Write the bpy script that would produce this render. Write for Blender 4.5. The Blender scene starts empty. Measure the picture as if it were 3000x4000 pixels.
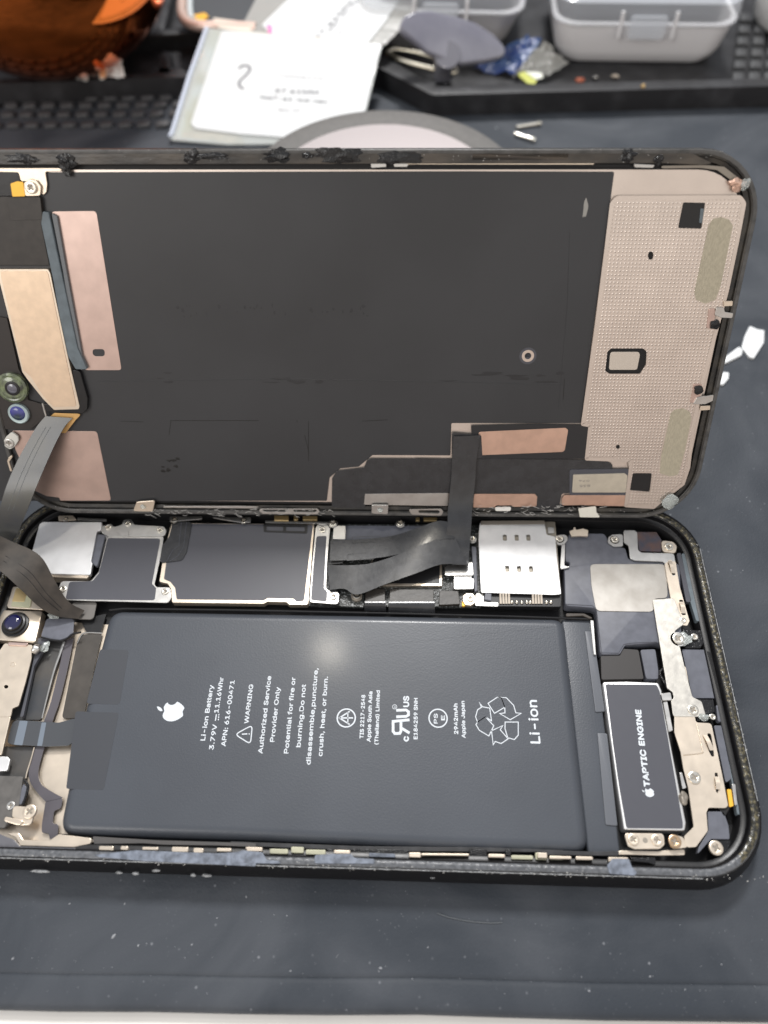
import bpy, bmesh, math, random
from mathutils import Vector, Matrix, noise
MM = 0.001
scene = bpy.context.scene
COL = scene.collection
rnd = random.Random(11)

# ------------------------------------------------------------------ camera, world, lamps, exposure
CAM_POS = Vector((10.768, -16.915, 148.3))
CAM_ROT = Matrix(((0.99970, -0.01790, 0.02530), (0.02820, 0.84340, -0.53650), (-0.01100, 0.53700, 0.84350)))
F_PX = 2913.6                                     # focal length in pixels of the 3000 px wide picture
cam_data = bpy.data.cameras.new("camera"); cam = bpy.data.objects.new("camera", cam_data); COL.objects.link(cam)
q = CAM_ROT.to_quaternion().normalized(); CAM_ROT = q.to_matrix()
cam.matrix_world = Matrix.Translation(CAM_POS * MM) @ CAM_ROT.to_4x4()
cam_data.sensor_fit = 'HORIZONTAL'; cam_data.sensor_width = 36; cam_data.lens = F_PX / 3000 * 36
cam_data.clip_start = 0.005; cam_data.clip_end = 10
cam_data.dof.use_dof = True; cam_data.dof.focus_distance = 0.150; cam_data.dof.aperture_fstop = 15
scene.camera = cam

w = bpy.data.worlds.new("World"); scene.world = w; w.use_nodes = True
nt = w.node_tree; bg = nt.nodes["Background"]
tc = nt.nodes.new("ShaderNodeTexCoord"); sx = nt.nodes.new("ShaderNodeSeparateXYZ")
nt.links.new(tc.outputs["Generated"], sx.inputs[0])
def ramp(nt, stops):
    r = nt.nodes.new("ShaderNodeValToRGB"); e = r.color_ramp.elements
    e[0].position, e[0].color = stops[0][0], (*stops[0][1], 1); e[1].position, e[1].color = stops[-1][0], (*stops[-1][1], 1)
    for p, c in stops[1:-1]:
        n = e.new(p); n.color = (*c, 1)
    return r
mz = nt.nodes.new("ShaderNodeMath"); mz.operation = 'MULTIPLY_ADD'; mz.inputs[1].default_value = .5; mz.inputs[2].default_value = .5
nt.links.new(sx.outputs[2], mz.inputs[0])
r1 = ramp(nt, [(0, (.06, .06, .06)), (.5, (.10, .10, .11)), (.66, (.26, .27, .30)), (.80, (.66, .68, .73)), (1, (.90, .93, 1.0))])          # behind the phone: pale room
r2 = ramp(nt, [(0, (.08, .08, .08)), (.42, (.18, .15, .14)), (.49, (.36, .29, .27)), (.56, (.86, .70, .61)), (.64, (1.22, 1.08, .97)), (.73, (1.55, 1.47, 1.38)), (.84, (1.1, 1.08, 1.05)), (1, (.90, .93, 1.0))])  # in front: the person at the bench
nt.links.new(mz.outputs[0], r1.inputs[0]); nt.links.new(mz.outputs[0], r2.inputs[0])
my = nt.nodes.new("ShaderNodeMath"); my.operation = 'MULTIPLY_ADD'; my.use_clamp = True; my.inputs[1].default_value = 1.2; my.inputs[2].default_value = .5
nt.links.new(sx.outputs[1], my.inputs[0])
mx = nt.nodes.new("ShaderNodeMix"); mx.data_type = 'RGBA'
nt.links.new(my.outputs[0], mx.inputs[0]); nt.links.new(r2.outputs[0], mx.inputs[6]); nt.links.new(r1.outputs[0], mx.inputs[7])
nt.links.new(mx.outputs[2], bg.inputs[0]); bg.inputs[1].default_value = .72

def area(name, pos, target, size, energy, color, sy=None):
    l = bpy.data.lights.new(name, 'AREA'); l.energy = energy; l.size = size; l.color = color
    if sy: l.shape = 'RECTANGLE'; l.size_y = sy
    o = bpy.data.objects.new(name, l); COL.objects.link(o); o.location = pos
    o.rotation_euler = (Vector(target) - Vector(pos)).to_track_quat('-Z', 'Y').to_euler(); return o
area("ceiling_lamp_main", (.03, .86, 1.10), (0, .03, 0), .20, 16.5, (1, .985, .97), .18)
area("ceiling_lamp_small", (-.112, .476, 1.09), (0, .04, 0), .04, 1.1, (1, .93, .80))
area("fill_lamp_front", (-.62, -.70, .80), (0, .10, .03), .5, 5.0, (1, .97, .94))  # added fill light, no real lamp: brightens the screen and the box fronts

scene.view_settings.view_transform = 'Standard'; scene.view_settings.look = 'None'
scene.view_settings.exposure = 0; scene.view_settings.gamma = 1
scene.cycles.max_bounces = 8; scene.cycles.transparent_max_bounces = 16
scene.cycles.use_denoising = True

# ------------------------------------------------------------------ measuring planes
# Traced outlines are measured off the photo on the real plane each thing lies in: the level planes of the
# phone body (height z above the mat) and the leaning plane of the opened screen (height h above its inner face).
ZOOM = dict(A=(0,0,.9042), B=(1500,0,.9042), C=(0,900,.6028), D=(1900,900,.6631), E=(0,1950,.6028), F=(1000,1950,.6028),
            G=(2000,1950,.6028), H=(2100,2600,.5425), I=(0,2700,.6028), J=(500,2500,1.0247), K=(900,3100,.7836),
            L=(0,3300,1.8083), M=(1000,1700,.8439), N=(600,0,.6028), O=(0,500,.3014), P=(0,1050,.3014), Q=(0,1600,.3014),
            R=(0,2200,.3014), S=(0,2800,.3014), V=(0,0,.4822), X=(1400,0,.4822), W=(0,0,1.8083), Z=(0,0,1), Y=(1500,2660,.6828))
def px(Zk, p):
    x0, y0, s = ZOOM[Zk]; return x0 + p[0]*s, y0 + p[1]*s
class Plane:
    def __init__(s, o, ux, uy):
        s.o = Vector(o); s.ux = Vector(ux).normalized(); s.n = s.ux.cross(Vector(uy)).normalized(); s.uy = s.n.cross(s.ux)
    def hit(s, Zk, p, h=0):                      # picture point -> in-plane (u, v) at height h
        x, y = px(Zk, p)
        d = CAM_ROT @ Vector(((x-1500)/F_PX, -(y-2000)/F_PX, -1))
        o = s.o + s.n*h; t = (o-CAM_POS).dot(s.n)/d.dot(s.n); P = CAM_POS + d*t - o
        return P.dot(s.ux), P.dot(s.uy)
    def at(s, u, v, h=0): return s.o + s.ux*u + s.uy*v + s.n*h
    def pt(s, Zk, p, h=0): return s.at(*s.hit(Zk, p, h), h)
FLAT = Plane((0,0,0), (1,0,0), (0,1,0))
TILT, YAW = 1.0566, .011
SCR = Plane((-.12, 71.12, 8.0), (math.cos(YAW), math.sin(YAW), 0), (-math.sin(YAW)*math.cos(TILT), math.cos(YAW)*math.cos(TILT), math.sin(TILT)))

# ------------------------------------------------------------------ materials
MATS = {}
def mat(name, color, rough=.5, metal=0, bump=0, bscale=2.0, var=0, vscale=.6, color2=None, spec=.5, coat=0, trans=0, alpha=1, rvar=0, stretch=None, vlo=.35, vhi=.65, ior=1.45, emit=0):
    if name in MATS: return MATS[name]
    m = bpy.data.materials.new(name); m.use_nodes = True; nt = m.node_tree; b = nt.nodes["Principled BSDF"]
    b.inputs["Base Color"].default_value = (*color, 1); b.inputs["Roughness"].default_value = rough; b.inputs["Metallic"].default_value = metal
    b.inputs["Specular IOR Level"].default_value = spec; b.inputs["Coat Weight"].default_value = coat; b.inputs["Coat Roughness"].default_value = .12
    b.inputs["Transmission Weight"].default_value = trans; b.inputs["Alpha"].default_value = alpha; b.inputs["IOR"].default_value = ior
    tc = nt.nodes.new("ShaderNodeTexCoord"); mp = nt.nodes.new("ShaderNodeMapping"); nt.links.new(tc.outputs["Object"], mp.inputs[0])
    if stretch: mp.inputs["Scale"].default_value = stretch
    def nz(scale, detail=4):
        n = nt.nodes.new("ShaderNodeTexNoise"); n.inputs["Scale"].default_value = scale/MM; n.inputs["Detail"].default_value = detail
        nt.links.new(mp.outputs[0], n.inputs[0]); return n
    if var or color2:
        c2 = color2 or tuple(min(1, c*(1+var)) for c in color); c1 = color if color2 else tuple(c*(1-var) for c in color)
        r = ramp(nt, [(vlo, c1), (vhi, c2)]); n = nz(vscale); nt.links.new(n.outputs[0], r.inputs[0]); nt.links.new(r.outputs[0], b.inputs["Base Color"])
    if rvar:
        mr = nt.nodes.new("ShaderNodeMapRange"); mr.inputs[3].default_value = max(.02, rough-rvar); mr.inputs[4].default_value = rough+rvar
        n = nz(vscale*.8); nt.links.new(n.outputs[0], mr.inputs[0]); nt.links.new(mr.outputs[0], b.inputs["Roughness"])
    if bump:
        n = nz(bscale, 3); bp = nt.nodes.new("ShaderNodeBump"); bp.inputs["Strength"].default_value = 1; bp.inputs["Distance"].default_value = bump*MM
        nt.links.new(n.outputs[0], bp.inputs["Height"]); nt.links.new(bp.outputs[0], b.inputs["Normal"])
    MATS[name] = m; return m
graph = mat("graphite_film", (.036,.037,.040), .40, bump=.010, bscale=.35, var=.10, vscale=.035, rvar=.13)
tape = mat("black_shield_tape", (.074,.076,.090), .36, bump=.004, bscale=8, rvar=.05)
batm = mat("battery_wrap", (.063,.070,.083), .36, bump=.022, bscale=3.0, var=.06, vscale=.05, coat=.10, rvar=.05, spec=.4)
batf = mat("battery_fold", (.12,.128,.145), .42, bump=.01, bscale=4)
batd = mat("battery_tape", (.052,.056,.065), .36, bump=.006, bscale=6)
steel = mat("brushed_steel", (.56,.55,.53), .36, 1, bump=.004, bscale=5, rvar=.10, var=.06, vscale=.5)
white_steel = mat("satin_steel", (.74,.74,.74), .50, 1, bump=.003, bscale=10, var=.05, vscale=.3)
cream = mat("cream_plated_steel", (.76,.66,.54), .36, .85, bump=.004, bscale=4, var=.05, vscale=.4, rvar=.08)
scrp = mat("screen_plate_metal", (.70,.62,.56), .38, .9, bump=.003, bscale=8, var=.05, vscale=.12, rvar=.05)
pink = mat("pink_plated_metal", (.58,.44,.39), .36, .9, bump=.003, bscale=8, var=.06, vscale=.3)
copper = mat("copper_shield", (.70,.48,.38), .34, .9, bump=.003, bscale=6, var=.07, vscale=.4)
flex = mat("black_flex_cable", (.032,.033,.036), .27, bump=.022, bscale=.45, var=.14, vscale=.5, coat=.25, rvar=.14)
flexg = mat("grey_flex_cable", (.040,.040,.042), .34, bump=.006, bscale=.8, var=.25, vscale=.5)
flexb = mat("brown_flex_cable", (.036,.029,.023), .44, bump=.008, bscale=.7, var=.35, vscale=.3, spec=.35)
blk = mat("black_plastic", (.012,.012,.013), .35, bump=.006, bscale=3, rvar=.1)
dark = mat("dark_cavity", (.006,.006,.007), .6, bump=.02, bscale=2)
grey = mat("slate_plastic", (.115,.121,.145), .42, bump=.004, bscale=6, var=.1)
bluegrey = mat("blue_grey_rubber", (.13,.16,.18), .5, bump=.01, bscale=3, var=.12)
frame_m = mat("anodised_black_rim", (.006,.006,.007), .42, 0, bump=.015, bscale=2.2, color2=(.03,.03,.029), vscale=1.2, vlo=.62, vhi=.85, spec=.25)
glue = mat("dried_adhesive", (.020,.019,.014), .38, bump=.12, bscale=2.0, color2=(.20,.17,.09), vscale=1.5, vlo=.48, vhi=.74, coat=.3)
ringm = mat("screen_bezel", (.014,.0135,.013), .40, bump=.05, bscale=1.3, color2=(.055,.048,.038), vscale=.28, vlo=.42, vhi=.75, coat=.15)
goo = mat("black_goo", (.010,.010,.011), .22, bump=.1, bscale=2.5)
shred = mat("pale_glue_shreds", (.45,.44,.42), .4, bump=.02, bscale=4)
scr_m = mat("screw_nickel", (.74,.70,.62), .28, 1, bump=.004, bscale=6, rvar=.08)
slot = mat("screw_recess", (.30,.27,.23), .5, .6)
ink = mat("white_print", (.62,.66,.70), .6, var=.04, vscale=3)
inkg = mat("grey_print", (.30,.27,.24), .6)
gold = mat("amber_pad", (.90,.50,.06), .35, .2)
goldm = mat("gold_contact", (.80,.60,.30), .3, .9)
lensg = mat("lens_glass", (.004,.004,.02), .06, coat=1)
lensb = mat("lens_blue_coating", (.006,.006,.05), .08, coat=1)
padm = mat("ribbed_pad", (.40,.36,.27), .6, bump=.04, bscale=1.6, var=.10, vscale=1.5, stretch=(2.5,.5,1))
clear = mat("clear_gel", (.85,.9,.88), .15, trans=.7, bump=.02, bscale=1)
pcb = mat("solder_board", (.03,.032,.03), .3, bump=.15, bscale=2.2, color2=(.45,.47,.48), vscale=2.4, vlo=.55, vhi=.75)

# ------------------------------------------------------------------ object helpers
WORLD = {}
def link(name, bm, m, parent=None, smooth=False, keep=None):
    me = bpy.data.meshes.new(name)
    xs = [v.co for v in bm.verts]; c = Vector([(min(v[i] for v in xs)+max(v[i] for v in xs))/2 for i in range(3)])
    if keep is not None: c = Vector(keep)
    for v in bm.verts: v.co = (v.co - c)*MM
    if smooth:
        for f in bm.faces: f.smooth = True
    bm.to_mesh(me); bm.free(); me.materials.append(m)
    if smooth:
        try: me.set_sharp_from_angle(angle=math.radians(38))
        except Exception: pass
    o = bpy.data.objects.new(name, me); COL.objects.link(o)
    base = WORLD.get(parent.name, Vector()) if parent else Vector()
    o.parent = parent; o.location = (c - base)*MM; WORLD[o.name] = c
    return o
def thing(name, label, cat, loc, group=None):
    o = bpy.data.objects.new(name, None); COL.objects.link(o); o.location = Vector(loc)*MM; o.empty_display_size = .005
    WORLD[o.name] = Vector(loc); tag(o, label, cat, group); return o
def tag(o, label=None, cat=None, group=None, kind=None):
    if label: o["label"] = label
    if cat: o["category"] = cat
    if group: o["group"] = group
    if kind: o["kind"] = kind
    return o
def fillet(P, r, seg=4):
    if not r: return list(P)
    out = []; n = len(P)
    for i in range(n):
        a, b, c = Vector(P[i-1]), Vector(P[i]), Vector(P[(i+1) % n]); d1, d2 = a-b, c-b; l1, l2 = d1.length, d2.length
        if l1 < 1e-6 or l2 < 1e-6: continue
        d1 /= l1; d2 /= l2; ang = math.acos(max(-1, min(1, d1.dot(d2))))
        if ang > 2.9: out.append(tuple(b)); continue
        rr = r[min(i, len(r)-1)] if isinstance(r, (list, tuple)) else r
        t = min(rr/math.tan(ang/2), l1*.48, l2*.48)
        if t < .02: out.append(tuple(b)); continue
        p0, p1 = b+d1*t, b+d2*t
        for k in range(seg+1):
            s = k/seg; q = p0*(1-s)**2 + b*2*s*(1-s) + p1*s*s; out.append((q.x, q.y))
    return out
def area2(P): return sum(P[i-1][0]*P[i][1]-P[i][0]*P[i-1][1] for i in range(len(P)))/2
def slab_uv(name, pl, uv, h, t, m, parent=None, bev=.05, holes=(), smooth=False, seg=2):
    if area2(uv) < 0: uv = uv[::-1]
    bm = bmesh.new(); V = [bm.verts.new(pl.at(u, v, h)) for u, v in uv]
    if holes:
        E = [bm.edges.new((V[i-1], V[i])) for i in range(len(V))]; rim = set(E)
        for hl in holes:
            hv = [bm.verts.new(pl.at(u, v, h)) for u, v in hl]; E += [bm.edges.new((hv[i-1], hv[i])) for i in range(len(hv))]
        bmesh.ops.triangle_fill(bm, edges=E, use_beauty=True, normal=pl.n)
    else:
        bm.faces.new(V)
    bm.normal_update()
    for f in bm.faces:
        if f.normal.dot(pl.n) < 0: f.normal_flip()
    top = list(bm.faces); bnd = [e for e in bm.edges if len(e.link_faces) == 1]
    ex = bmesh.ops.extrude_edge_only(bm, edges=bnd); nv = [g for g in ex["geom"] if isinstance(g, bmesh.types.BMVert)]
    for v in nv: v.co -= pl.n*t
    if not holes:
        lo = [e for e in bm.edges if e.is_boundary]
        bmesh.ops.holes_fill(bm, edges=lo, sides=0)
    bmesh.ops.recalc_face_normals(bm, faces=bm.faces)
    if bev:
        E = [e for e in bnd if e.is_valid]
        bmesh.ops.bevel(bm, geom=E, offset=bev, segments=seg, affect='EDGES', profile=.5, clamp_overlap=True)
    return link(name, bm, m, parent, smooth)
def slab(name, Zk, P, h, t, m, parent, r=.4, bev=.05, holes=(), pl=FLAT, smooth=False, seg=2):
    uv = fillet([pl.hit(Zk, p, h) for p in P], r)
    hl = [fillet([pl.hit(Zk, p, h) for p in H], r*.8 if not isinstance(r, list) else .3) for H in holes]
    return slab_uv(name, pl, uv, h, t, m, parent, bev, hl, smooth, seg)
def pillow(name, pl, uv, h, t, rw, rh, m, parent=None, seg=8):   # slab with a broad rounded upper edge
    if area2(uv) < 0: uv = uv[::-1]
    n = len(uv); P = [Vector(p) for p in uv]; N = []
    for i in range(n):
        d1 = (P[i]-P[i-1]).normalized(); d2 = (P[(i+1) % n]-P[i]).normalized(); v = Vector((-d1.y-d2.y, d1.x+d2.x)); v.normalize(); N.append(v/max(.5, v.dot(Vector((-d1.y, d1.x)))))
    rings = []
    for k in range(seg, -1, -1):
        a = math.pi/2*k/seg; ins = rw*(1-math.cos(a)); hh = h-rh*(1-math.sin(a)); rings.append([pl.at(*(P[i]+N[i]*ins), hh) for i in range(n)])
    rings.insert(0, [pl.at(*(P[i]+N[i]*(rw+.25)), h) for i in range(n)]); rings.append([pl.at(*P[i], h-t) for i in range(n)])
    return loft(name, rings, m, parent, True, True)
def circ(c, r, n=24, ry=None, a0=0): return [(c[0]+r*math.cos(a0+2*math.pi*i/n), c[1]+(ry or r)*math.sin(a0+2*math.pi*i/n)) for i in range(n)]
def rrect(cx, cy, L, W, r, n=8):
    out = []
    for sx_, sy_, a in ((1,1,0),(-1,1,90),(-1,-1,180),(1,-1,270)):
        for k in range(n+1):
            t = math.radians(a+90*k/n); out.append((cx+sx_*(L/2-r)+r*math.cos(t), cy+sy_*(W/2-r)+r*math.sin(t)))
    return out
def cross(c, s, w, a=0):
    P = [(w,s),(-w,s),(-w,w),(-s,w),(-s,-w),(-w,-w),(-w,-s),(w,-s),(w,-w),(s,-w),(s,w),(w,w)]
    ca, sa = math.cos(a), math.sin(a); return [(c[0]+x*ca-y*sa, c[1]+x*sa+y*ca) for x, y in P]
def screw(Zk, p, h, r, parent, pl=FLAT, t=.5, m=None, washer=0):
    c = pl.hit(Zk, p, h); a = rnd.uniform(0, 1.5)
    o = slab_uv("screw", pl, circ(c, r, 20), h, t, m or scr_m, parent, .10*r/.8, [cross(c, r*.52, r*.13, a)], True)
    slab_uv("recess", pl, circ(c, r*.7, 12), h-.16, .1, slot, o, 0)
    if washer: slab_uv("washer", pl, circ(c, r*washer, 24), h-t*.7, .3, steel, o, .04)
    return o
def loft(name, rings, m, parent=None, closed=True, cap=False, smooth=True):
    bm = bmesh.new(); R = [[bm.verts.new(p) for p in ring] for ring in rings]
    for a, b in zip(R, R[1:]):
        n = len(a)
        for i in range(n if closed else n-1): bm.faces.new((a[i], a[(i+1) % n], b[(i+1) % n], b[i]))
    if cap:
        bm.faces.new(R[0][::-1]); bm.faces.new(R[-1])
    bmesh.ops.recalc_face_normals(bm, faces=bm.faces)
    return link(name, bm, m, parent, smooth)
def cat(P, s):                                      # Catmull-Rom through points, s in 0..len-1
    i = min(int(s), len(P)-2); f = s-i; p1, p2 = P[i], P[i+1]; p0 = P[i-1] if i else p1*2-p2; p3 = P[i+2] if i+2 < len(P) else p2*2-p1
    return .5*((2*p1)+(p2-p0)*f+(2*p0-5*p1+4*p2-p3)*f*f+(3*p1-p0-3*p2+p3)*f**3)
def ribbon(name, st, m, parent, t=.14, sub=6, groove=0):
    A = [s[0] for s in st]; B = [s[1] for s in st]; N = (len(st)-1)*sub; rows = []
    L = [cat(A, i/sub) for i in range(N)] + [A[-1]]; R_ = [cat(B, i/sub) for i in range(N)] + [B[-1]]
    K = 6
    for i in range(N+1):
        tan = (L[min(i+1, N)]+R_[min(i+1, N)]-L[max(i-1, 0)]-R_[max(i-1, 0)]); wd = R_[i]-L[i]; nn = wd.cross(tan).normalized()
        if i and nn.dot(prev) < 0: nn = -nn
        prev = nn
        top = [L[i]+wd*(k/K)+nn*t/2 for k in range(K+1)]; bot = [L[i]+wd*(k/K)-nn*t/2 for k in range(K, -1, -1)]
        rows.append(top+bot)
    return loft(name, rows, m, parent, True, True)
def tube(name, pts, r, m, parent=None, n=8, sub=1):
    if sub > 1: pts = [cat(pts, i/sub) for i in range((len(pts)-1)*sub)] + [pts[-1]]
    rings = []
    for i, p in enumerate(pts):
        t = (pts[min(i+1, len(pts)-1)]-pts[max(i-1, 0)]).normalized(); a = t.cross(Vector((.13,.2,.97))).normalized(); b = t.cross(a)
        rr = r(i/(len(pts)-1)) if callable(r) else r
        rings.append([p+(a*math.cos(2*math.pi*k/n)+b*math.sin(2*math.pi*k/n))*rr for k in range(n)])
    return loft(name, rings, m, parent, True, True)
def lathe(name, prof, c, m, parent=None, n=48, axis=(0,0,1)):
    R = Vector((0,0,1)).rotation_difference(Vector(axis)).to_matrix()
    return loft(name, [[Vector(c)+R @ Vector((max(r,.01)*math.cos(2*math.pi*k/n), max(r,.01)*math.sin(2*math.pi*k/n), z)) for k in range(n)] for r, z in prof], m, parent, True, True)
def blob(name, c, s, m, parent=None, amp=.35, sub=3, fr=1.2, pl=None):
    bm = bmesh.new(); bmesh.ops.create_icosphere(bm, subdivisions=sub, radius=1); off = Vector((rnd.random()*50, rnd.random()*50, 0))
    for v in bm.verts:
        k = 1+amp*noise.noise(v.co*fr+off)*2; q = v.co*k
        q = Vector((q.x*s[0], q.y*s[1], q.z*s[2])); v.co = (pl.ux*q.x+pl.uy*q.y+pl.n*q.z if pl else q)+Vector(c)
    return link(name, bm, m, parent, True)
def specks(name, pts, m, parent=None):               # many tiny irregular crumbs in one mesh
    bm = bmesh.new()
    for c, s, n_, (ax, ay) in pts:
        base = len(bm.verts); g = bmesh.ops.create_icosphere(bm, subdivisions=1, radius=1); ph = rnd.uniform(0, 3.1)
        for v in g["verts"]:
            k = rnd.uniform(.6, 1.3); x, y, z = v.co.x*s*k*rnd.uniform(.8,1.2), v.co.y*s*k*.6, v.co.z*s*.3
            x, y = x*math.cos(ph)-y*math.sin(ph), x*math.sin(ph)+y*math.cos(ph); v.co = Vector(c)+ax*x+ay*y+n_*z
    return link(name, bm, m, parent)
def sans():
    try:
        import os
        d = bpy.utils.system_resource('DATAFILES', path='fonts'); return bpy.data.fonts.load(os.path.join(d, 'Inter.woff2'))
    except Exception: return None
SANS = sans()                                        # the sans font that ships with Blender; the built-in one if it is missing
def text(name, s, pl, u, v, du, dv, size, h, m, parent, width=None, bold=0, mirror=False, t=.02, align='LEFT'):
    cu = bpy.data.curves.new(name, 'FONT'); cu.body = s; cu.font = SANS or cu.font; cu.size = 1; cu.offset = 0 if SANS else bold; cu.extrude = 0; cu.resolution_u = 3; cu.align_x = align
    o = bpy.data.objects.new(name, cu); COL.objects.link(o); dg = bpy.context.evaluated_depsgraph_get(); dg.update()
    me = bpy.data.meshes.new_from_object(o.evaluated_get(dg)); bpy.data.objects.remove(o)
    bm = bmesh.new(); bm.from_mesh(me); bpy.data.meshes.remove(me)
    x0 = min(q.co.x for q in bm.verts); x1 = max(q.co.x for q in bm.verts); k = size/.73
    kx = width/(x1-x0) if width else k
    d = Vector((du, dv)).normalized(); pr = Vector((-d.y, d.x))
    for q in bm.verts:
        a = (q.co.x-x0)*kx
        if mirror: a = (x1-q.co.x)*kx
        b = q.co.y*k; q.co = pl.at(u+d.x*a+pr.x*b, v+d.y*a+pr.y*b, h)
    if SANS and bold:                                # the bundled sans is thin: thicken the strokes with shifted copies
        dd = size*.035*(bold/.012)**.5; src = bm.copy(); tmp = bpy.data.meshes.new("t"); src.to_mesh(tmp); src.free()
        for i, (ax, ay) in enumerate(((1,0),(-1,0),(0,1),(0,-1))):
            n0 = len(bm.verts); bm.from_mesh(tmp); bm.verts.ensure_lookup_table()
            sh = pl.ux*(d.x*ax+pr.x*ay)*dd + pl.uy*(d.y*ax+pr.y*ay)*dd + pl.n*.003*(i+1)
            for q in bm.verts[n0:]: q.co += sh
        bpy.data.meshes.remove(tmp)
    return link(name, bm, m, parent)
def text_px(name, s, pl, Zk, a, b, size, h, m, parent, bold=.01, force=None, **kw):
    A, B = Vector(pl.hit(Zk, a, h)), Vector(pl.hit(Zk, b, h)); d = B-A; wd = d.length
    if force:
        f = Vector(force); mid = (A+B)/2; A = mid-f*wd/2; d = f
    return text(name, s, pl, A.x, A.y, d.x, d.y, size, h, m, parent, width=wd, bold=bold, **kw)

# ================================================================== THE BENCH
tablem = mat("white_table", (.80,.78,.74), .4, var=.03, vscale=.05)
table = slab_uv("table", FLAT, rrect(0, 150, 760, 620, 4), -3.02, 20, tablem, None, 1.0); tag(table, kind="structure")
# silicone work mat: sheet with rolled front edge and a shallow groove
def mat_silicone():
    m = mat("mat_silicone", (.035,.0415,.0515), .60, bump=.07, bscale=2.4, rvar=.10, vscale=.06, spec=.30); nt = m.node_tree; b = nt.nodes["Principled BSDF"]
    tc = nt.nodes.new("ShaderNodeTexCoord")
    def vor(scale, thr, soft, seed):
        mp = nt.nodes.new("ShaderNodeMapping"); mp.inputs["Location"].default_value = (seed, seed*.7, 0); nt.links.new(tc.outputs["Object"], mp.inputs[0])
        v = nt.nodes.new("ShaderNodeTexVoronoi"); v.inputs["Scale"].default_value = scale/MM; nt.links.new(mp.outputs[0], v.inputs["Vector"])
        r = ramp(nt, [(thr, (1,1,1)), (thr+soft, (0,0,0))]); nt.links.new(v.outputs["Distance"], r.inputs[0]); return r.outputs[0]
    def nzr(scale, lo, hi, dist=0):
        n = nt.nodes.new("ShaderNodeTexNoise"); n.inputs["Scale"].default_value = scale/MM; n.inputs["Detail"].default_value = 6; n.inputs["Distortion"].default_value = dist
        nt.links.new(tc.outputs["Object"], n.inputs[0]); r = ramp(nt, [(lo, (0,0,0)), (hi, (1,1,1))]); nt.links.new(n.outputs[0], r.inputs[0]); return r.outputs[0]
    def math_(op, a, b_):
        n = nt.nodes.new("ShaderNodeMath"); n.operation = op
        for i, x in enumerate((a, b_)):
            if hasattr(x, "links"): nt.links.new(x, n.inputs[i])
            else: n.inputs[i].default_value = x
        return n.outputs[0]
    sp = math_('MULTIPLY', vor(.35, .05, .05, 1.0), nzr(.05, .45, .62)); sp2 = math_('MULTIPLY', vor(1.1, .06, .08, 3.0), .55)
    haze = math_('MULTIPLY', nzr(.03, .38, .75, 1.5), .22); fac = math_('ADD', math_('MAXIMUM', sp, math_('MULTIPLY', sp2, nzr(.09, .5, .7))), haze)
    mix = nt.nodes.new("ShaderNodeMix"); mix.data_type = 'RGBA'; mix.inputs[6].default_value = (.035,.0415,.0515,1); mix.inputs[7].default_value = (.20,.21,.23,1)
    nt.links.new(fac, mix.inputs[0]); nt.links.new(mix.outputs[2], b.inputs["Base Color"]); return m
silm = mat_silicone()
def build_mat():
    y0 = FLAT.hit('Z', (1500, 3955), -.2)[1]-.6
    prof = [(y0+.5,-3.0),(y0,-2.4),(y0-.1,-1.4),(y0+.4,-.5),(y0+1.2,-.12),(y0+2.2,0),(y0+4.3,0),(y0+4.9,-.12),(y0+5.15,-.32),(y0+5.4,-.12),(y0+6.0,0),(120,0),(400,0)]
    xs = [-330+ i*15 for i in range(45)]
    def wob(x): return .35*noise.noise(Vector((x*.03, 0, 3)))*2 + .015*(x)
    rings = [[Vector((x, y+(wob(x) if y < 30 else 0), z)) for x in xs] for y, z in prof]
    return loft("work_mat", rings, silm, None, False)
mt = build_mat(); tag(mt, kind="structure")

# ================================================================== PHONE BODY
phone = thing("opened_phone", "open black phone body lying flat on the dark mat, battery and circuit boards exposed", "phone", (0, 37.85, 0))
CX, CY, L0, W0, RC = 0, 37.85, 150.9, 75.7, 12.4
def ring(off, z, n=10):
    return [Vector((x, y, z)) for x, y in rrect(CX, CY, L0+2*off, W0+2*off, max(RC+off, 2), n)]
loft("outer_shell", [ring(o, z) for o, z in ((-6,.05),(-1.2,.3),(.1,1.0),(1.0,2.2),(1.3,3.4),(1.0,4.6),(.45,5.8),(.15,6.7),(.02,6.95),(-.25,7.05),(-.45,6.95),(-1.75,6.9),(-1.9,6.75),(-1.95,5.4))], frame_m, phone)
loft("inner_ledge", [ring(o, z) for o, z in ((-1.94,5.45),(-2.1,5.3),(-2.9,5.2),(-3.0,5.05),(-3.05,1.6))], blk, phone)
slab_uv("back_tray", FLAT, rrect(CX, CY, L0-5.5, W0-5.5, 9), 1.9, .6, dark, phone, 0)
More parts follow.
